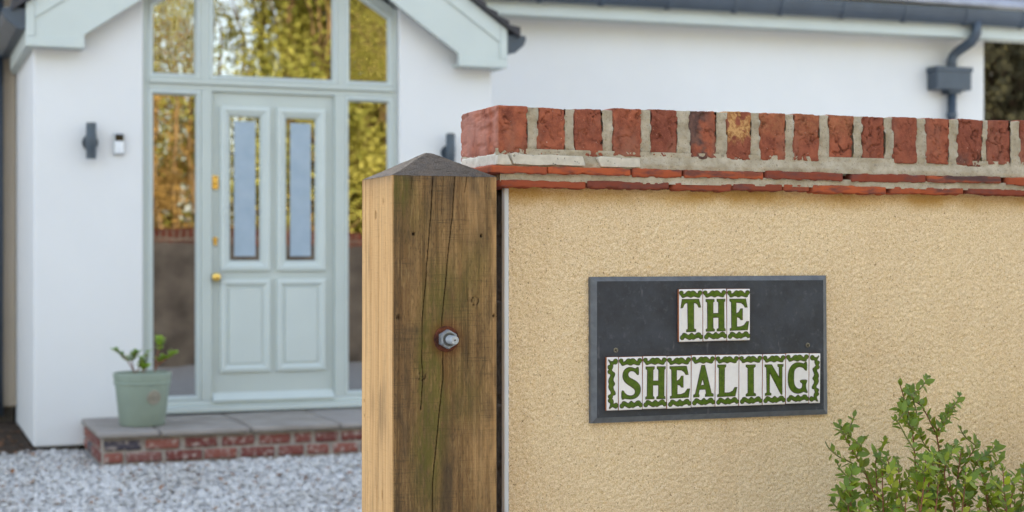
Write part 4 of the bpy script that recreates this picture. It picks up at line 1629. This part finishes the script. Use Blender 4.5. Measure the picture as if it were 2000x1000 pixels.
# ================================================================== HOUSE SIGN
GLYPHS = {
    # traced letter outlines: tile corner frame (x0, y0, w, h, skew), then outline, then holes; y runs down
    'T': ((130, 75, 362, 827), [(180, 238), (430, 238), (457, 358), (432, 360), (412, 312), (385, 292), (350, 285), (352, 700), (382, 712), (380, 738), (245, 740), (245, 715), (268, 705), (262, 285), (225, 292), (203, 315), (185, 362), (160, 365)], []),
    'H': ((498, 70, 368, 822), [(545, 238), (668, 238), (668, 265), (650, 280), (650, 460), (740, 460), (740, 280), (718, 265), (718, 238), (838, 238), (838, 265), (822, 280), (822, 695), (840, 708), (840, 732), (715, 732), (715, 708), (742, 695), (742, 518), (648, 518), (650, 695), (670, 708), (670, 732), (545, 732), (545, 708), (568, 695), (568, 280), (545, 265)], []),
    'E': ((872, 68, 362, 815), [(915, 232), (1160, 232), (1185, 355), (1155, 357), (1130, 315), (1090, 285), (1010, 278), (1010, 465), (1060, 435), (1085, 385), (1110, 385), (1110, 552), (1088, 552), (1065, 520), (1020, 505), (1020, 668), (1080, 668), (1140, 645), (1180, 588), (1208, 588), (1190, 712), (922, 718), (922, 695), (945, 685), (940, 275), (915, 255)], []),
    'S': ((258, 90, 378, 840), [(570, 262), (572, 372), (552, 372), (525, 335), (490, 312), (450, 308), (415, 325), (400, 360), (405, 395), (430, 425), (490, 455), (550, 495), (590, 545), (603, 600), (595, 660), (565, 710), (520, 742), (465, 755), (410, 752), (340, 738), (338, 752), (305, 752), (305, 625), (332, 625), (345, 655), (375, 685), (415, 705), (460, 708), (500, 695), (522, 660), (520, 620), (500, 590), (460, 560), (400, 520), (355, 480), (328, 430), (322, 375), (335, 320), (370, 278), (420, 258), (470, 262), (512, 282), (540, 277), (545, 262)], []),
    'A': ((425, 72, 382, 850), [(588, 243), (635, 243), (745, 700), (775, 715), (775, 745), (652, 745), (655, 715), (668, 705), (655, 628), (550, 630), (535, 710), (548, 725), (545, 752), (462, 752), (462, 725), (490, 710)], [[(603, 440), (635, 565), (570, 570)]]),
    'L': ((812, 60, 384, 852), [(845, 228), (975, 228), (975, 255), (955, 270), (955, 690), (1040, 690), (1100, 660), (1130, 605), (1160, 605), (1133, 740), (848, 745), (848, 720), (875, 705), (870, 275), (845, 255)], []),
    'I': ((36, 90, 372, 844), [(145, 265), (290, 265), (290, 290), (262, 310), (265, 725), (298, 745), (298, 770), (148, 772), (148, 748), (178, 725), (175, 310), (145, 290)], []),
    'N': ((415, 82, 372, 847), [(450, 262), (555, 262), (685, 490), (682, 300), (660, 285), (660, 260), (742, 260), (742, 285), (725, 300), (728, 755), (715, 755), (522, 375), (522, 725), (548, 740), (548, 762), (458, 765), (458, 742), (485, 725), (475, 300), (450, 285)], []),
    'G': ((795, 78, 374, 842), [(1130, 230), (1132, 365), (1110, 365), (1085, 325), (1045, 305), (1000, 300), (955, 320), (925, 365), (918, 440), (918, 560), (935, 620), (970, 665), (1015, 683), (1050, 670), (1065, 640), (1065, 580), (1030, 562), (1030, 530), (1133, 530), (1133, 560), (1115, 590), (1115, 660), (1130, 700), (1145, 738), (1120, 738), (1085, 715), (1040, 740), (985, 748), (930, 735), (880, 695), (845, 630), (830, 550), (830, 440), (845, 360), (875, 300), (920, 255), (975, 235), (1030, 242), (1085, 262), (1108, 230)], []),
    'top': ((130, 75, 362, 827), [(136, 132), (143, 114), (162, 105), (184, 112), (192, 130), (186, 146), (198, 156), (225, 150), (252, 118), (280, 104), (308, 120), (335, 104), (365, 112), (398, 148), (426, 152), (420, 130), (432, 110), (452, 104), (472, 113), (481, 135), (470, 162), (450, 176), (448, 200), (420, 206), (382, 192), (350, 182), (310, 208), (270, 186), (240, 186), (195, 206), (174, 200), (166, 174), (145, 160)], []),
    'bottom': ((130, 75, 362, 827), [(146, 840), (156, 808), (180, 796), (182, 775), (205, 764), (235, 775), (265, 800), (288, 795), (320, 758), (352, 795), (378, 796), (405, 766), (435, 762), (456, 776), (460, 796), (485, 806), (491, 832), (475, 856), (450, 857), (440, 838), (420, 832), (380, 845), (347, 866), (320, 852), (290, 868), (255, 850), (220, 828), (205, 838), (194, 860), (165, 864)], []),
    'side': ((66, 98, 190, 838), [(90, 137), (130, 170), (170, 170), (185, 140), (215, 130), (238, 150), (238, 185), (215, 210), (185, 205), (162, 212), (165, 250), (150, 285), (138, 300), (165, 335), (195, 350), (195, 380), (175, 420), (165, 455), (180, 490), (197, 515), (185, 540), (165, 560), (175, 610), (205, 655), (205, 685), (180, 692), (160, 700), (162, 730), (140, 747), (165, 765), (175, 800), (168, 830), (190, 835), (220, 818), (245, 840), (245, 880), (215, 902), (185, 885), (160, 870), (105, 910), (130, 850), (130, 812), (100, 800), (92, 770), (115, 748), (95, 725), (95, 700), (120, 688), (140, 680), (140, 640), (110, 600), (98, 560), (110, 520), (97, 480), (105, 440), (130, 400), (130, 362), (100, 355), (85, 335), (90, 310), (118, 298), (90, 275), (85, 245), (100, 228), (125, 225), (125, 195)], []),
}


def chaikin(p, times=1):
    for _ in range(times):
        q = []
        for i in range(len(p)):
            a, b = p[i], p[(i + 1) % len(p)]
            q += [(a[0] * .75 + b[0] * .25, a[1] * .75 + b[1] * .25), (a[0] * .25 + b[0] * .75, a[1] * .25 + b[1] * .75)]
        p = q
    return p


def glyph_mesh(key, mirror=False, grow=0.0, depth=.0006, bev=.0004, W=1, H=1):
    """filled outline in tile units scaled to W x H metres, lying in XY, thickness along +Z; made from a 2D curve"""
    (x0, y0, w, h), out, holes = GLYPHS[key]
    cu = bpy.data.curves.new('glyph', 'CURVE')
    cu.dimensions = '2D'
    cu.fill_mode = 'BOTH'
    cu.extrude = depth
    cu.bevel_depth = bev
    cu.bevel_resolution = 1
    cu.offset = grow
    for loop in [out] + holes:
        p = [((x - x0) / w, 1 - (y - y0) / h) for x, y in loop]
        if mirror:
            p = [(1 - x, y) for x, y in p]
        p = [(x * W, y * H) for x, y in p]
        if key in ('S', 'G'):
            p = chaikin(p, 1)
        elif key in ('top', 'bottom', 'side'):
            p = chaikin(p, 1)
        sp = cu.splines.new('POLY')
        sp.points.add(len(p) - 1)
        for i, (x, y) in enumerate(p):
            sp.points[i].co = (x, y, 0, 1)
        sp.use_cyclic_u = True
    o = bpy.data.objects.new('glyph_tmp', cu)
    COL.objects.link(o)
    dg = bpy.context.evaluated_depsgraph_get()
    me = bpy.data.meshes.new_from_object(o.evaluated_get(dg))
    bpy.data.objects.remove(o)
    bpy.data.curves.remove(cu)
    return me


def house_sign():
    YSL = 2.862               # face of the slate
    cx, cz = gx(1384, YSL), gz(1384, 679, YSL)
    s = thing('house_sign', (cx, YSL + .01, cz), 'dark slate house sign with tiles spelling THE SHEALING on the sandy wall', 'sign')
    cor = [(1154, 827), (1616, 809), (1613.5, 538), (1153, 541)]
    outer = [(gx(a, YSL + .008), gz(a, b, YSL + .008)) for a, b in cor]
    inn = [(1166, 816), (1609, 799.5), (1608, 547), (1166, 549.5)]
    inner = [(gx(a, YSL), gz(a, b, YSL)) for a, b in inn]
    mb = MB()
    mb.add([(x, YSL, z) for x, z in inner] + [(x, YSL + .0185, z) for x, z in outer], [(0, 1, 2, 3), (7, 6, 5, 4)])
    board = obj('slate_board', mb, 'slate', s)
    mb = MB()
    v = [(x, YSL, z) for x, z in inner] + [(x, YSL + .008, z) for x, z in outer] + [(x, YSL + .0185, z) for x, z in outer]
    f = []
    for i in range(4):
        j = (i + 1) % 4
        f += [(i, i + 4, j + 4, j), (i + 4, i + 8, j + 8, j + 4)]
    mb.add(v, f)
    obj('bevelled_edge', mb, 'slate_edge', board)
    for a, b in ((1202.5, 684), (1577.5, 674)):
        x, z = gx(a, YSL), gz(a, b, YSL)
        mb = MB()
        mb.tube([(x, YSL + .002, z), (x, YSL - .0012, z), (x, YSL - .0016, z)], [.0052, .0050, .0036], 18)
        sc_ = obj('screw', mb, 'screw_metal', s)
        mb = MB()
        for ang in (R(20), R(110)):
            dx, dz = math.cos(ang) * .0032, math.sin(ang) * .0032
            ox, oz = -math.sin(ang) * .0007, math.cos(ang) * .0007
            mb.add([(x - dx - ox, YSL - .0017 - abs(ang - R(20)) * 2e-5, z - dz - oz), (x + dx - ox, YSL - .0017 - abs(ang - R(20)) * 2e-5, z + dz - oz),
                    (x + dx + ox, YSL - .0017 - abs(ang - R(20)) * 2e-5, z + dz + oz), (x - dx + ox, YSL - .0017 - abs(ang - R(20)) * 2e-5, z - dz + oz)], [(0, 1, 2, 3)])
        obj('cross_slot', mb, 'bell_black', sc_)

    # tiles: px of left/right edges, top y and bottom y at both sides
    YTI = YSL - .0075
    row1 = [('T', 1326, 1372.3), ('H', 1373, 1419), ('E', 1419.8, 1464.8)]
    row2 = [('side', 1184.5, 1207.6), ('S', 1208.3, 1254.6), ('H', 1255.3, 1302), ('E', 1302.8, 1349.6), ('A', 1350.3, 1396.4), ('L', 1397.3, 1442.8),
            ('I', 1443.6, 1488.7), ('N', 1489.5, 1534), ('G', 1534.8, 1579.6), ('edge', 1580.3, 1602)]

    def lin(a, xa, b, xb, x):
        return a + (b - a) * (x - xa) / (xb - xa)
    for row, (xa, xb, ta, tb, ba, bb) in ((row1, (1326, 1465, 565.2, 563.6, 668.8, 664.4)), (row2, (1184, 1602, 697.5, 689.5, 802.5, 787.0))):
        for key, a, b in row:
            mid = (a + b) / 2
            jt = RNG.uniform(-.5, .5)
            x0, x1 = gx(a, YTI), gx(b, YTI)
            zt_ = gz(mid, lin(ta, xa, tb, xb, mid) + jt, YTI)
            zb_ = gz(mid, lin(ba, xa, bb, xb, mid) + jt, YTI)
            zta, ztb = gz(a, lin(ta, xa, tb, xb, a), YTI), gz(b, lin(ta, xa, tb, xb, b), YTI)
            rot = -math.atan2(ztb - zta, x1 - x0) + RNG.uniform(-.006, .006)
            W, H = x1 - x0, zt_ - zb_
            letter = key if len(key) == 1 else None
            # tile body: terracotta biscuit with a white glazed face
            me = rbox(0, 0, 0, W, .0068, H, (.006, .002, .006), .0009, 'terracotta')
            t = bpy.data.objects.new('tile', me)
            COL.objects.link(t)
            hang(t, s)
            M = Matrix.Translation(((x0 + x1) / 2, YTI + .0037, (zt_ + zb_) / 2)) @ Matrix.Rotation(rot, 4, 'Y')
            t.matrix_basis = M
            t['label'] = 'white glazed tile with green letter %s' % letter if letter else ('narrow white end tile with green scroll, left end' if key == 'side' else 'narrow white end tile with green scroll, right end')

            def stick(me_, name, mat, yoff):
                me_.materials.clear()
                me_.materials.append(MATS[mat])
                o = bpy.data.objects.new(name, me_)
                COL.objects.link(o)
                o.parent = t
                # curve XY plane -> tile XZ plane, +Z of the curve towards the viewer (-Y)
                o.matrix_basis = Matrix(((1, 0, 0, -W / 2), (0, 0, -1, yoff), (0, 1, 0, -H / 2), (0, 0, 0, 1)))
                return o
            gl = rbox(0, 0, 0, W - .0008, .0014, H - .0008, (.004, .0007, .004), .00065, 'tile_white')
            o = bpy.data.objects.new('glaze', gl)
            COL.objects.link(o)
            o.parent = t
            o.matrix_basis = Matrix.Translation((0, -.0036, 0))
            yf = -.0043
            if letter:
                keys = [(letter, 'letter', False), ('top', 'ornament', False), ('bottom', 'ornament', False)]
            else:
                keys = [('side', 'ornament', key == 'edge')]
            for kk, nm, mir in keys:
                stick(glyph_mesh(kk, mir, .0012, .00015, .0, W, H), 'outline', 'glaze_line', yf - .00012)
                stick(glyph_mesh(kk, mir, -.00045, .00025, .00045, W, H), nm, 'glaze_green', yf - .00035)


house_sign()


# ================================================================== BUSH IN FRONT OF THE WALL
def bush():
    YB0 = 2.60
    b = thing('bush', (gx(1800, YB0), YB0, 0), 'small leaved evergreen bush growing up in front of the sandy wall', 'bush')
    lms = [leaf_mesh('leaf', 'bush_leaf', w_, c_, f_) for w_, c_, f_ in ((.48, .25, .14), (.54, .15, .2), (.44, .4, .1), (.50, -.1, .22))]
    rnd = random.Random(5)

    def P(x, y, dy):
        return Vector((gx(x, YB0 + dy), YB0 + dy, gz(x, y, YB0 + dy)))
    shoots = [
        ([(1725, 1040), (1712, 980), (1690, 925), (1668, 885), (1655, 862), (1645, 842)], .02),
        ([(1690, 925), (1665, 905), (1640, 893), (1632, 887)], .0),
        ([(1672, 893), (1680, 875), (1686, 858)], .04),
        ([(1715, 990), (1712, 940), (1710, 905), (1712, 895)], -.03),
        ([(1805, 1050), (1797, 960), (1788, 905), (1784, 860), (1778, 820), (1768, 785), (1758, 752)], .03),
        ([(1786, 880), (1768, 850), (1756, 828), (1748, 820)], -.02),
        ([(1781, 840), (1790, 810), (1786, 790), (1782, 772)], .02),
        ([(1778, 822), (1762, 800), (1752, 798)], .05),
        ([(1842, 960), (1836, 900), (1830, 855), (1815, 820), (1800, 793), (1788, 776), (1780, 768)], .06),
        ([(1830, 855), (1836, 830), (1848, 812), (1858, 796)], .05),
        ([(1836, 905), (1815, 880), (1802, 862), (1798, 850)], .08),
        ([(1835, 845), (1842, 830), (1840, 812)], .02),
        ([(1862, 1040), (1866, 985), (1870, 935), (1876, 890), (1878, 880)], .0),
        ([(1870, 935), (1886, 905), (1898, 885), (1910, 866)], .02),
        ([(1866, 985), (1850, 950), (1845, 920), (1856, 880)], -.04),
        ([(1935, 1040), (1930, 985), (1922, 940), (1912, 910), (1905, 900)], -.02),
        ([(1922, 940), (1918, 910), (1925, 890)], .03),
        ([(1975, 1050), (1972, 1000), (1978, 960), (1986, 930), (1993, 920)], -.05),
        ([(1972, 1000), (1955, 965), (1940, 940), (1935, 915)], .0),
        ([(1680, 1040), (1668, 1000), (1652, 972), (1646, 960)], -.06),
        ([(1660, 1040), (1640, 1000), (1626, 982)], -.04),
        ([(1765, 1040), (1752, 970), (1740, 920), (1732, 892)], -.03),
        ([(1752, 970), (1735, 940), (1728, 915)], -.08),
        ([(1800, 1040), (1812, 960), (1818, 920), (1830, 890)], -.06),
    ]
    for k in range(60):       # denser growth low down, and the part that lies right of and below the picture
        x = rnd.uniform(1650, 2150)
        top = rnd.uniform(905, 1000) - 30 * math.exp(-((x - 1800) / 60) ** 2)
        dy = rnd.uniform(-.16, .12)
        bend = rnd.uniform(-25, 25)
        shoots.append(([(x + bend, top + 190), (x + bend * .6, top + 110), (x + bend * .2, top + 50), (x, top)], dy))
    for k in range(20):
        x = rnd.uniform(2000, 2200)
        top = rnd.uniform(860, 960)
        shoots.append(([(x + rnd.uniform(-20, 20), top + 200), (x + 6, top + 90), (x, top)], rnd.uniform(-.1, .12)))
    for pts, dy in list(shoots):
        n = len(pts)
        for q in range(2 if n > 5 else 1):
            i = rnd.randrange(n // 2, n - 1) if n > 2 else 0
            t = rnd.random()
            x0, y0 = pts[i][0] * (1 - t) + pts[i + 1][0] * t, pts[i][1] * (1 - t) + pts[i + 1][1] * t
            sd = rnd.choice((-1, 1))
            ln = rnd.uniform(22, 48)
            a = rnd.uniform(.45, 1.0) * sd
            shoots.append(([(x0, y0), (x0 + math.sin(a) * ln * .6, y0 - math.cos(a) * ln * .5), (x0 + math.sin(a) * ln * .9, y0 - math.cos(a) * ln)], dy + rnd.uniform(-.03, .03)))
    leaves = []
    stems = []
    for pts, dy in shoots:
        dyb = dy - .05
        n = len(pts)
        pp = [P(x, y, dyb + (dy - dyb) * i / (n - 1) + rnd.uniform(-.006, .006)) for i, (x, y) in enumerate(pts)]
        # smooth resample
        L = []
        for i in range(n - 1):
            p0, p1, p2, p3 = pp[max(i - 1, 0)], pp[i], pp[i + 1], pp[min(i + 2, n - 1)]
            for k in range(8):
                t = k / 8
                L.append(.5 * ((2 * p1) + (p2 - p0) * t + (2 * p0 - 5 * p1 + 4 * p2 - p3) * t * t + (3 * p1 - p0 - 3 * p2 + p3) * t ** 3))
        L.append(pp[-1])
        ln = sum((L[i + 1] - L[i]).length for i in range(len(L) - 1))
        stems.append((L[::2] + [L[-1]], ln))
        # leaf pairs
        step, acc, k = .0082, 0.0, 0
        ang = rnd.uniform(0, 6.28)
        total = 0
        for i in range(len(L) - 1):
            seg = L[i + 1] - L[i]
            total += seg.length
            acc += seg.length
            if acc >= step:
                acc = 0
                k += 1
                tip = (ln - total)
                d = seg.normalized()
                a = d.orthogonal().normalized()
                c = d.cross(a)
                ang += math.pi / 2 + rnd.uniform(-.35, .35)
                if rnd.random() < .03 and tip > .02:
                    continue
                for q in (0, math.pi):
                    rad = a * math.cos(ang + q) + c * math.sin(ang + q)
                    spread = .95 if tip > .02 else .55
                    dr = (d * rnd.uniform(.45, .9) + rad * spread + Vector((0, 0, rnd.uniform(-.25, .15)))).normalized()
                    size = (.0205 if tip > .02 else .0165) * rnd.uniform(.55, 1.3)
                    leaves.append((L[i] + rad * .001, dr, size, tip))
        for q in range(3):    # tuft at the tip
            rad = Vector((rnd.uniform(-1, 1), rnd.uniform(-1, 1), 0)) * .5
            leaves.append((L[-1], (seg.normalized() + rad).normalized(), rnd.uniform(.011, .016), 0))
    # base stems down to the soil
    for k in range(14):
        x = 1660 + k * 34
        p1 = P(x, 1150, rnd.uniform(-.08, .04))
        p0 = Vector((gx(1810 + (x - 1810) * .4, YB0), YB0 + rnd.uniform(-.03, .05), 0.0))
        stems.append(([p0, p0.lerp(p1, .5) + Vector((rnd.uniform(-.02, .02), 0, 0)), p1], .5))
    for k in range(600):      # leaves of the lower bush, below the frame
        x, y = rnd.uniform(1640, 2200), rnd.uniform(1080, 1500)
        pz_ = P(x, y, rnd.uniform(-.17, .12))
        dr = Vector((rnd.uniform(-1, 1), rnd.uniform(-1, .6), rnd.uniform(-.2, .9))).normalized()
        leaves.append((pz_, dr, rnd.uniform(.015, .022), .1))
    for pts, ln in stems:
        mb = MB()
        n = len(pts)
        mb.tube(pts, [.0015 * (1 - .6 * i / (n - 1)) + .0004 for i in range(n)], 6)
        obj('stem', mb, 'twig' if ln > .1 else 'twig_green', b, smooth=True)

    def score(l):
        p = l[0]
        d = SN * p.x + CS * p.y
        px = 1000 + F * (CS * p.x - SN * p.y) / d
        py = 500 - F * (p.z - HC) / d
        inside = px < 2010 and py < 1010
        return (0 if inside else 1, p.y + .3 * max(0, py - 900) / 1000 - l[2] * 4)
    leaves = [l for l in leaves if l[0].x > gx(1622, l[0].y)]
    leaves.sort(key=score)
    mats = []
    for i, (p, d, sz, tip) in enumerate(leaves):
        up = Vector((rnd.uniform(-.6, .6), rnd.uniform(-1.0, .2), .8))
        M = orient(d, up, sz, p, rnd.uniform(.85, 1.15))
        me = lms[rnd.randrange(4)]
        if i < 300:
            o = bpy.data.objects.new('leaf', me)
            COL.objects.link(o)
            hang(o, b)
            o.matrix_basis = M
        else:
            mats.append((M, me))
    V, T, off = [], [], 0
    for M, me in mats:
        co = np.array([v.co[:] for v in me.vertices])
        M_ = np.array(M)
        V.append(co @ M_[:3, :3].T + M_[:3, 3])
        q = np.array([p.vertices[:] for p in me.polygons])
        T.append(q + off)
        off += len(co)
    me = tri_mesh('foliage', np.concatenate(V), np.concatenate(T), 'bush_leaf', True)
    o = obj('foliage', me, None, b, kind='stuff')


bush()


# ================================================================== GRAVEL, SOIL, LITTER
def gravel():
    t = (1 + 5 ** .5) / 2
    ico = np.array([(-1, t, 0), (1, t, 0), (-1, -t, 0), (1, -t, 0), (0, -1, t), (0, 1, t), (0, -1, -t), (0, 1, -t), (t, 0, -1), (t, 0, 1), (-t, 0, -1), (-t, 0, 1)], float)
    ico /= np.linalg.norm(ico[0])
    tri = np.array([(0, 11, 5), (0, 5, 1), (0, 1, 7), (0, 7, 10), (0, 10, 11), (1, 5, 9), (5, 11, 4), (11, 10, 2), (10, 7, 6), (7, 1, 8), (3, 9, 4), (3, 4, 2), (3, 2, 6), (3, 6, 8), (3, 8, 9), (4, 9, 5), (2, 4, 11), (6, 2, 10), (8, 6, 7), (9, 8, 1)])
    n = 26000
    rs = np.random.RandomState(3)
    x = rs.uniform(-.6, 4.4, n)
    y = rs.uniform(7.4, 10.68, n)
    x0 = gx(190, YS)
    keep = ~((y > YS + .01) & (x > x0)) & ~((y > YP) & (x > XC - PW))
    x, y = x[keep], y[keep]
    n = len(x)
    sc = rs.uniform(.006, .0135, n) * rs.choice([1, 1, 1, 1.6], n)
    z = sc * .35 + rs.uniform(0, .012, n)
    jit = 1 + rs.uniform(-.3, .3, (n, 12, 1))
    sq = np.stack([rs.uniform(.75, 1.3, n), rs.uniform(.75, 1.3, n), rs.uniform(.55, .85, n)], 1)
    V = ico[None] * jit * sq[:, None] * sc[:, None, None]
    a = rs.uniform(0, 6.28, n)
    ca, sa = np.cos(a)[:, None], np.sin(a)[:, None]
    V = np.stack([V[..., 0] * ca - V[..., 1] * sa, V[..., 0] * sa + V[..., 1] * ca, V[..., 2]], 2) + np.stack([x, y, z], 1)[:, None]
    T = tri[None] + (np.arange(n) * 12)[:, None, None]
    me = tri_mesh('gravel', V.reshape(-1, 3), T.reshape(-1, 3), 'chippings')
    o = obj('gravel', me, None)
    tag(o, 'pale grey limestone gravel covering the drive in front of the porch', 'gravel', kind='stuff')
    # soil strip along the left of the porch
    xs = np.linspace(-1.2, XC - PW - .01, 60)
    ys = np.linspace(10.35, 12.29, 60)
    X, Y = np.meshgrid(xs, ys)
    P = np.stack([X.ravel(), Y.ravel(), np.zeros(X.size)], 1)
    P[:, 2] = .015 + fbm(P, 9, 4, 7) * .05 - sstep(10.7, 10.35, P[:, 1]) * .07
    o = obj('soil_bed', grid_mesh(P, 60, 60, 'soil'), None)
    tag(o, 'dark soil bed along the left side of the porch', 'soil', kind='stuff')
    lm = leaf_mesh('fallen_leaf', 'dead_leaf', .6, .5, .3)
    rnd = random.Random(9)
    V, T, off = [], [], 0
    co = np.array([v.co[:] for v in lm.vertices])
    q = np.array([p.vertices[:] for p in lm.polygons])
    for k in range(150):
        if k < 70:
            p = (rnd.uniform(.1, .80), rnd.uniform(10.2, 11.6), rnd.uniform(.035, .06))
        else:
            p = (rnd.uniform(.3, 3.3), rnd.uniform(8.3, 9.7), rnd.uniform(.02, .04))
        M = np.array(orient((rnd.uniform(-1, 1), rnd.uniform(-1, 1), rnd.uniform(-.2, .3)), (0, 0, 1), rnd.uniform(.03, .06), p))
        V.append(co @ M[:3, :3].T + M[:3, 3]); T.append(q + off); off += len(co)
    o = obj('fallen_leaves', tri_mesh('fallen_leaves', np.concatenate(V), np.concatenate(T), 'dead_leaf', True), None)
    tag(o, 'scattered brown fallen leaves on the gravel and soil', 'leaves', kind='stuff')


gravel()


# ================================================================== TREES
def leaf_cloud(centres, radii, per, size, rs):
    V, T, off = [], [], 0
    for c, r_ in zip(centres, radii):
        d = rs.normal(size=(per, 3))
        d /= np.linalg.norm(d, axis=1, keepdims=True)
        p = c + d * (rs.uniform(0, 1, (per, 1)) ** .45) * r_
        n1 = rs.normal(size=(per, 3)); n1 /= np.linalg.norm(n1, axis=1, keepdims=True)
        n2 = np.cross(n1, rs.normal(size=(per, 3))); n2 /= np.linalg.norm(n2, axis=1, keepdims=True)
        s = size * rs.uniform(.6, 1.4, (per, 1))
        V.append(np.stack([p - n1 * s, p + n2 * s * .55, p + n1 * s, p - n2 * s * .55], 1).reshape(-1, 3))
        T.append(np.arange(per)[:, None] * 4 + np.array([0, 1, 2, 3]) + off)
        off += per * 4
    return np.concatenate(V), np.concatenate(T)


def trunk_pts(x, y, h, rs, lean=.04):
    pts, rad = [], []
    dx, dy = rs.uniform(-lean, lean, 2)
    for k in range(7):
        t = k / 6
        pts.append((x + dx * h * t + .05 * math.sin(k * 1.7), y + dy * h * t, h * t))
        rad.append(.15 * (1 - .8 * t) + .015)
    return pts, rad


def woodland():
    """the sunlit spring trees behind the photographer: seen only mirrored in the door and windows"""
    rs = np.random.RandomState(21)
    V, T, mi, off = [], [], [], 0
    for k in range(105):
        x = rs.uniform(-14, 30)
        y = rs.uniform(-30, -9) if k % 3 else rs.uniform(-16, -9)
        h = rs.uniform(9.5, 14.0) * (1 if y < -14 else .8)
        pts, rad = trunk_pts(x, y, h * .95, rs, .06)
        mb = MB()
        mb.tube(pts, rad, 7)
        cents = []
        for q in range(20):
            a = rs.uniform(0, 6.28)
            t = rs.uniform(.27, 1.0)
            rr = rs.uniform(.3, 2.2) * (1.15 - .5 * t)
            c = np.array([x + rr * math.cos(a), y + rr * math.sin(a), h * t])
            cents.append(c)
            base = Vector(pts[max(1, int(t * 6) - 1)])
            mb.tube([base, base.lerp(Vector(c), .5) + Vector((0, 0, .12)), Vector(c)], [.035, .022, .008], 5)
        v = np.array(mb.v)
        for f in mb.f:
            if len(f) == 4:
                T.append(np.array(f) + off); mi.append(1)
        V.append(v); off += len(v)
        lv, lt = leaf_cloud(cents, rs.uniform(.5, 1.1, len(cents)), 150, .062, rs)
        V.append(lv)
        T += list(lt + off); mi += [0] * len(lt); off += len(lv)
    for k in range(70):
        x, y = rs.uniform(-6, 18), rs.uniform(-12.5, -8)
        hh = rs.uniform(1.6, 4.2)
        cents = [np.array([x + rs.uniform(-.9, .9), y + rs.uniform(-.6, .6), hh * t]) for t in np.linspace(.12, 1, 8)]
        lv, lt = leaf_cloud(cents, rs.uniform(.4, .8, 8), 130, .06, rs)
        V.append(lv)
        T += list(lt + off); mi += [0 if k % 3 == 0 else 2] * len(lt); off += len(lv)
    for k in range(60):
        x, y = rs.uniform(-6, 18), rs.uniform(-13, -8.5)
        pts, rad = trunk_pts(x, y, rs.uniform(4, 7), rs, .12)
        mb = MB()
        mb.tube(pts, [r_ * .55 for r_ in rad], 6)
        for f in mb.f:
            if len(f) == 4:
                T.append(np.array(f) + off); mi.append(1)
        V.append(np.array(mb.v)); off += len(mb.v)
    me = tri_mesh('woodland', np.concatenate(V), np.array(T), ['spring_foliage', 'golden_bark', 'dry_foliage'], False, np.array(mi))
    o = obj('woodland', me, None)
    tag(o, 'sunlit yellow green spring woodland mirrored in the porch windows', 'trees', kind='stuff')


woodland()


def tree(name, x, y, h, label, seed, crown_r, per=120, nclump=26, mat='dark_foliage', low=.12):
    rs = np.random.RandomState(seed)
    t = thing(name, (x, y, 0), label, 'tree')
    pts, rad = trunk_pts(x, y, h * .95, rs)
    mb = MB()
    mb.tube(pts, [r_ * 1.2 for r_ in rad], 10)
    cents = []
    for q in range(nclump):
        a = rs.uniform(0, 6.28)
        tt = rs.uniform(low, 1.0)
        rr = crown_r * rs.uniform(.25, 1.0) * (1.1 - .5 * tt)
        c = np.array([x + rr * math.cos(a), y + rr * math.sin(a), h * tt])
        cents.append(c)
        base = Vector(pts[max(0, int(tt * 6) - 1)])
        mb.tube([base, base.lerp(Vector(c), .5) + Vector((0, 0, .15)), Vector(c)], [.05, .03, .01], 6)
    obj('trunk', mb, 'bark', t, smooth=True)
    lv, lt = leaf_cloud(cents, rs.uniform(.5, 1.0, nclump), per, .075, rs)
    obj('crown', tri_mesh('crown', lv, lt, mat), None, t)


tree('evergreen_tree', gx(1958, 15.6), 15.6, 6.5, 'dark shaded tree seen past the right corner of the house', 5, 1.8, 420, 44, low=.2)
tree('evergreen_tree', gx(2030, 18.5), 18.5, 8.5, 'taller dark tree farther back beyond the right end of the house', 6, 2.6, 420, 60, low=.1)
tree('evergreen_tree', gx(1925, 21.5), 21.5, 9.0, 'dense dark tree farthest back, hidden behind the house corner', 8, 2.8, 420, 60, low=.1)
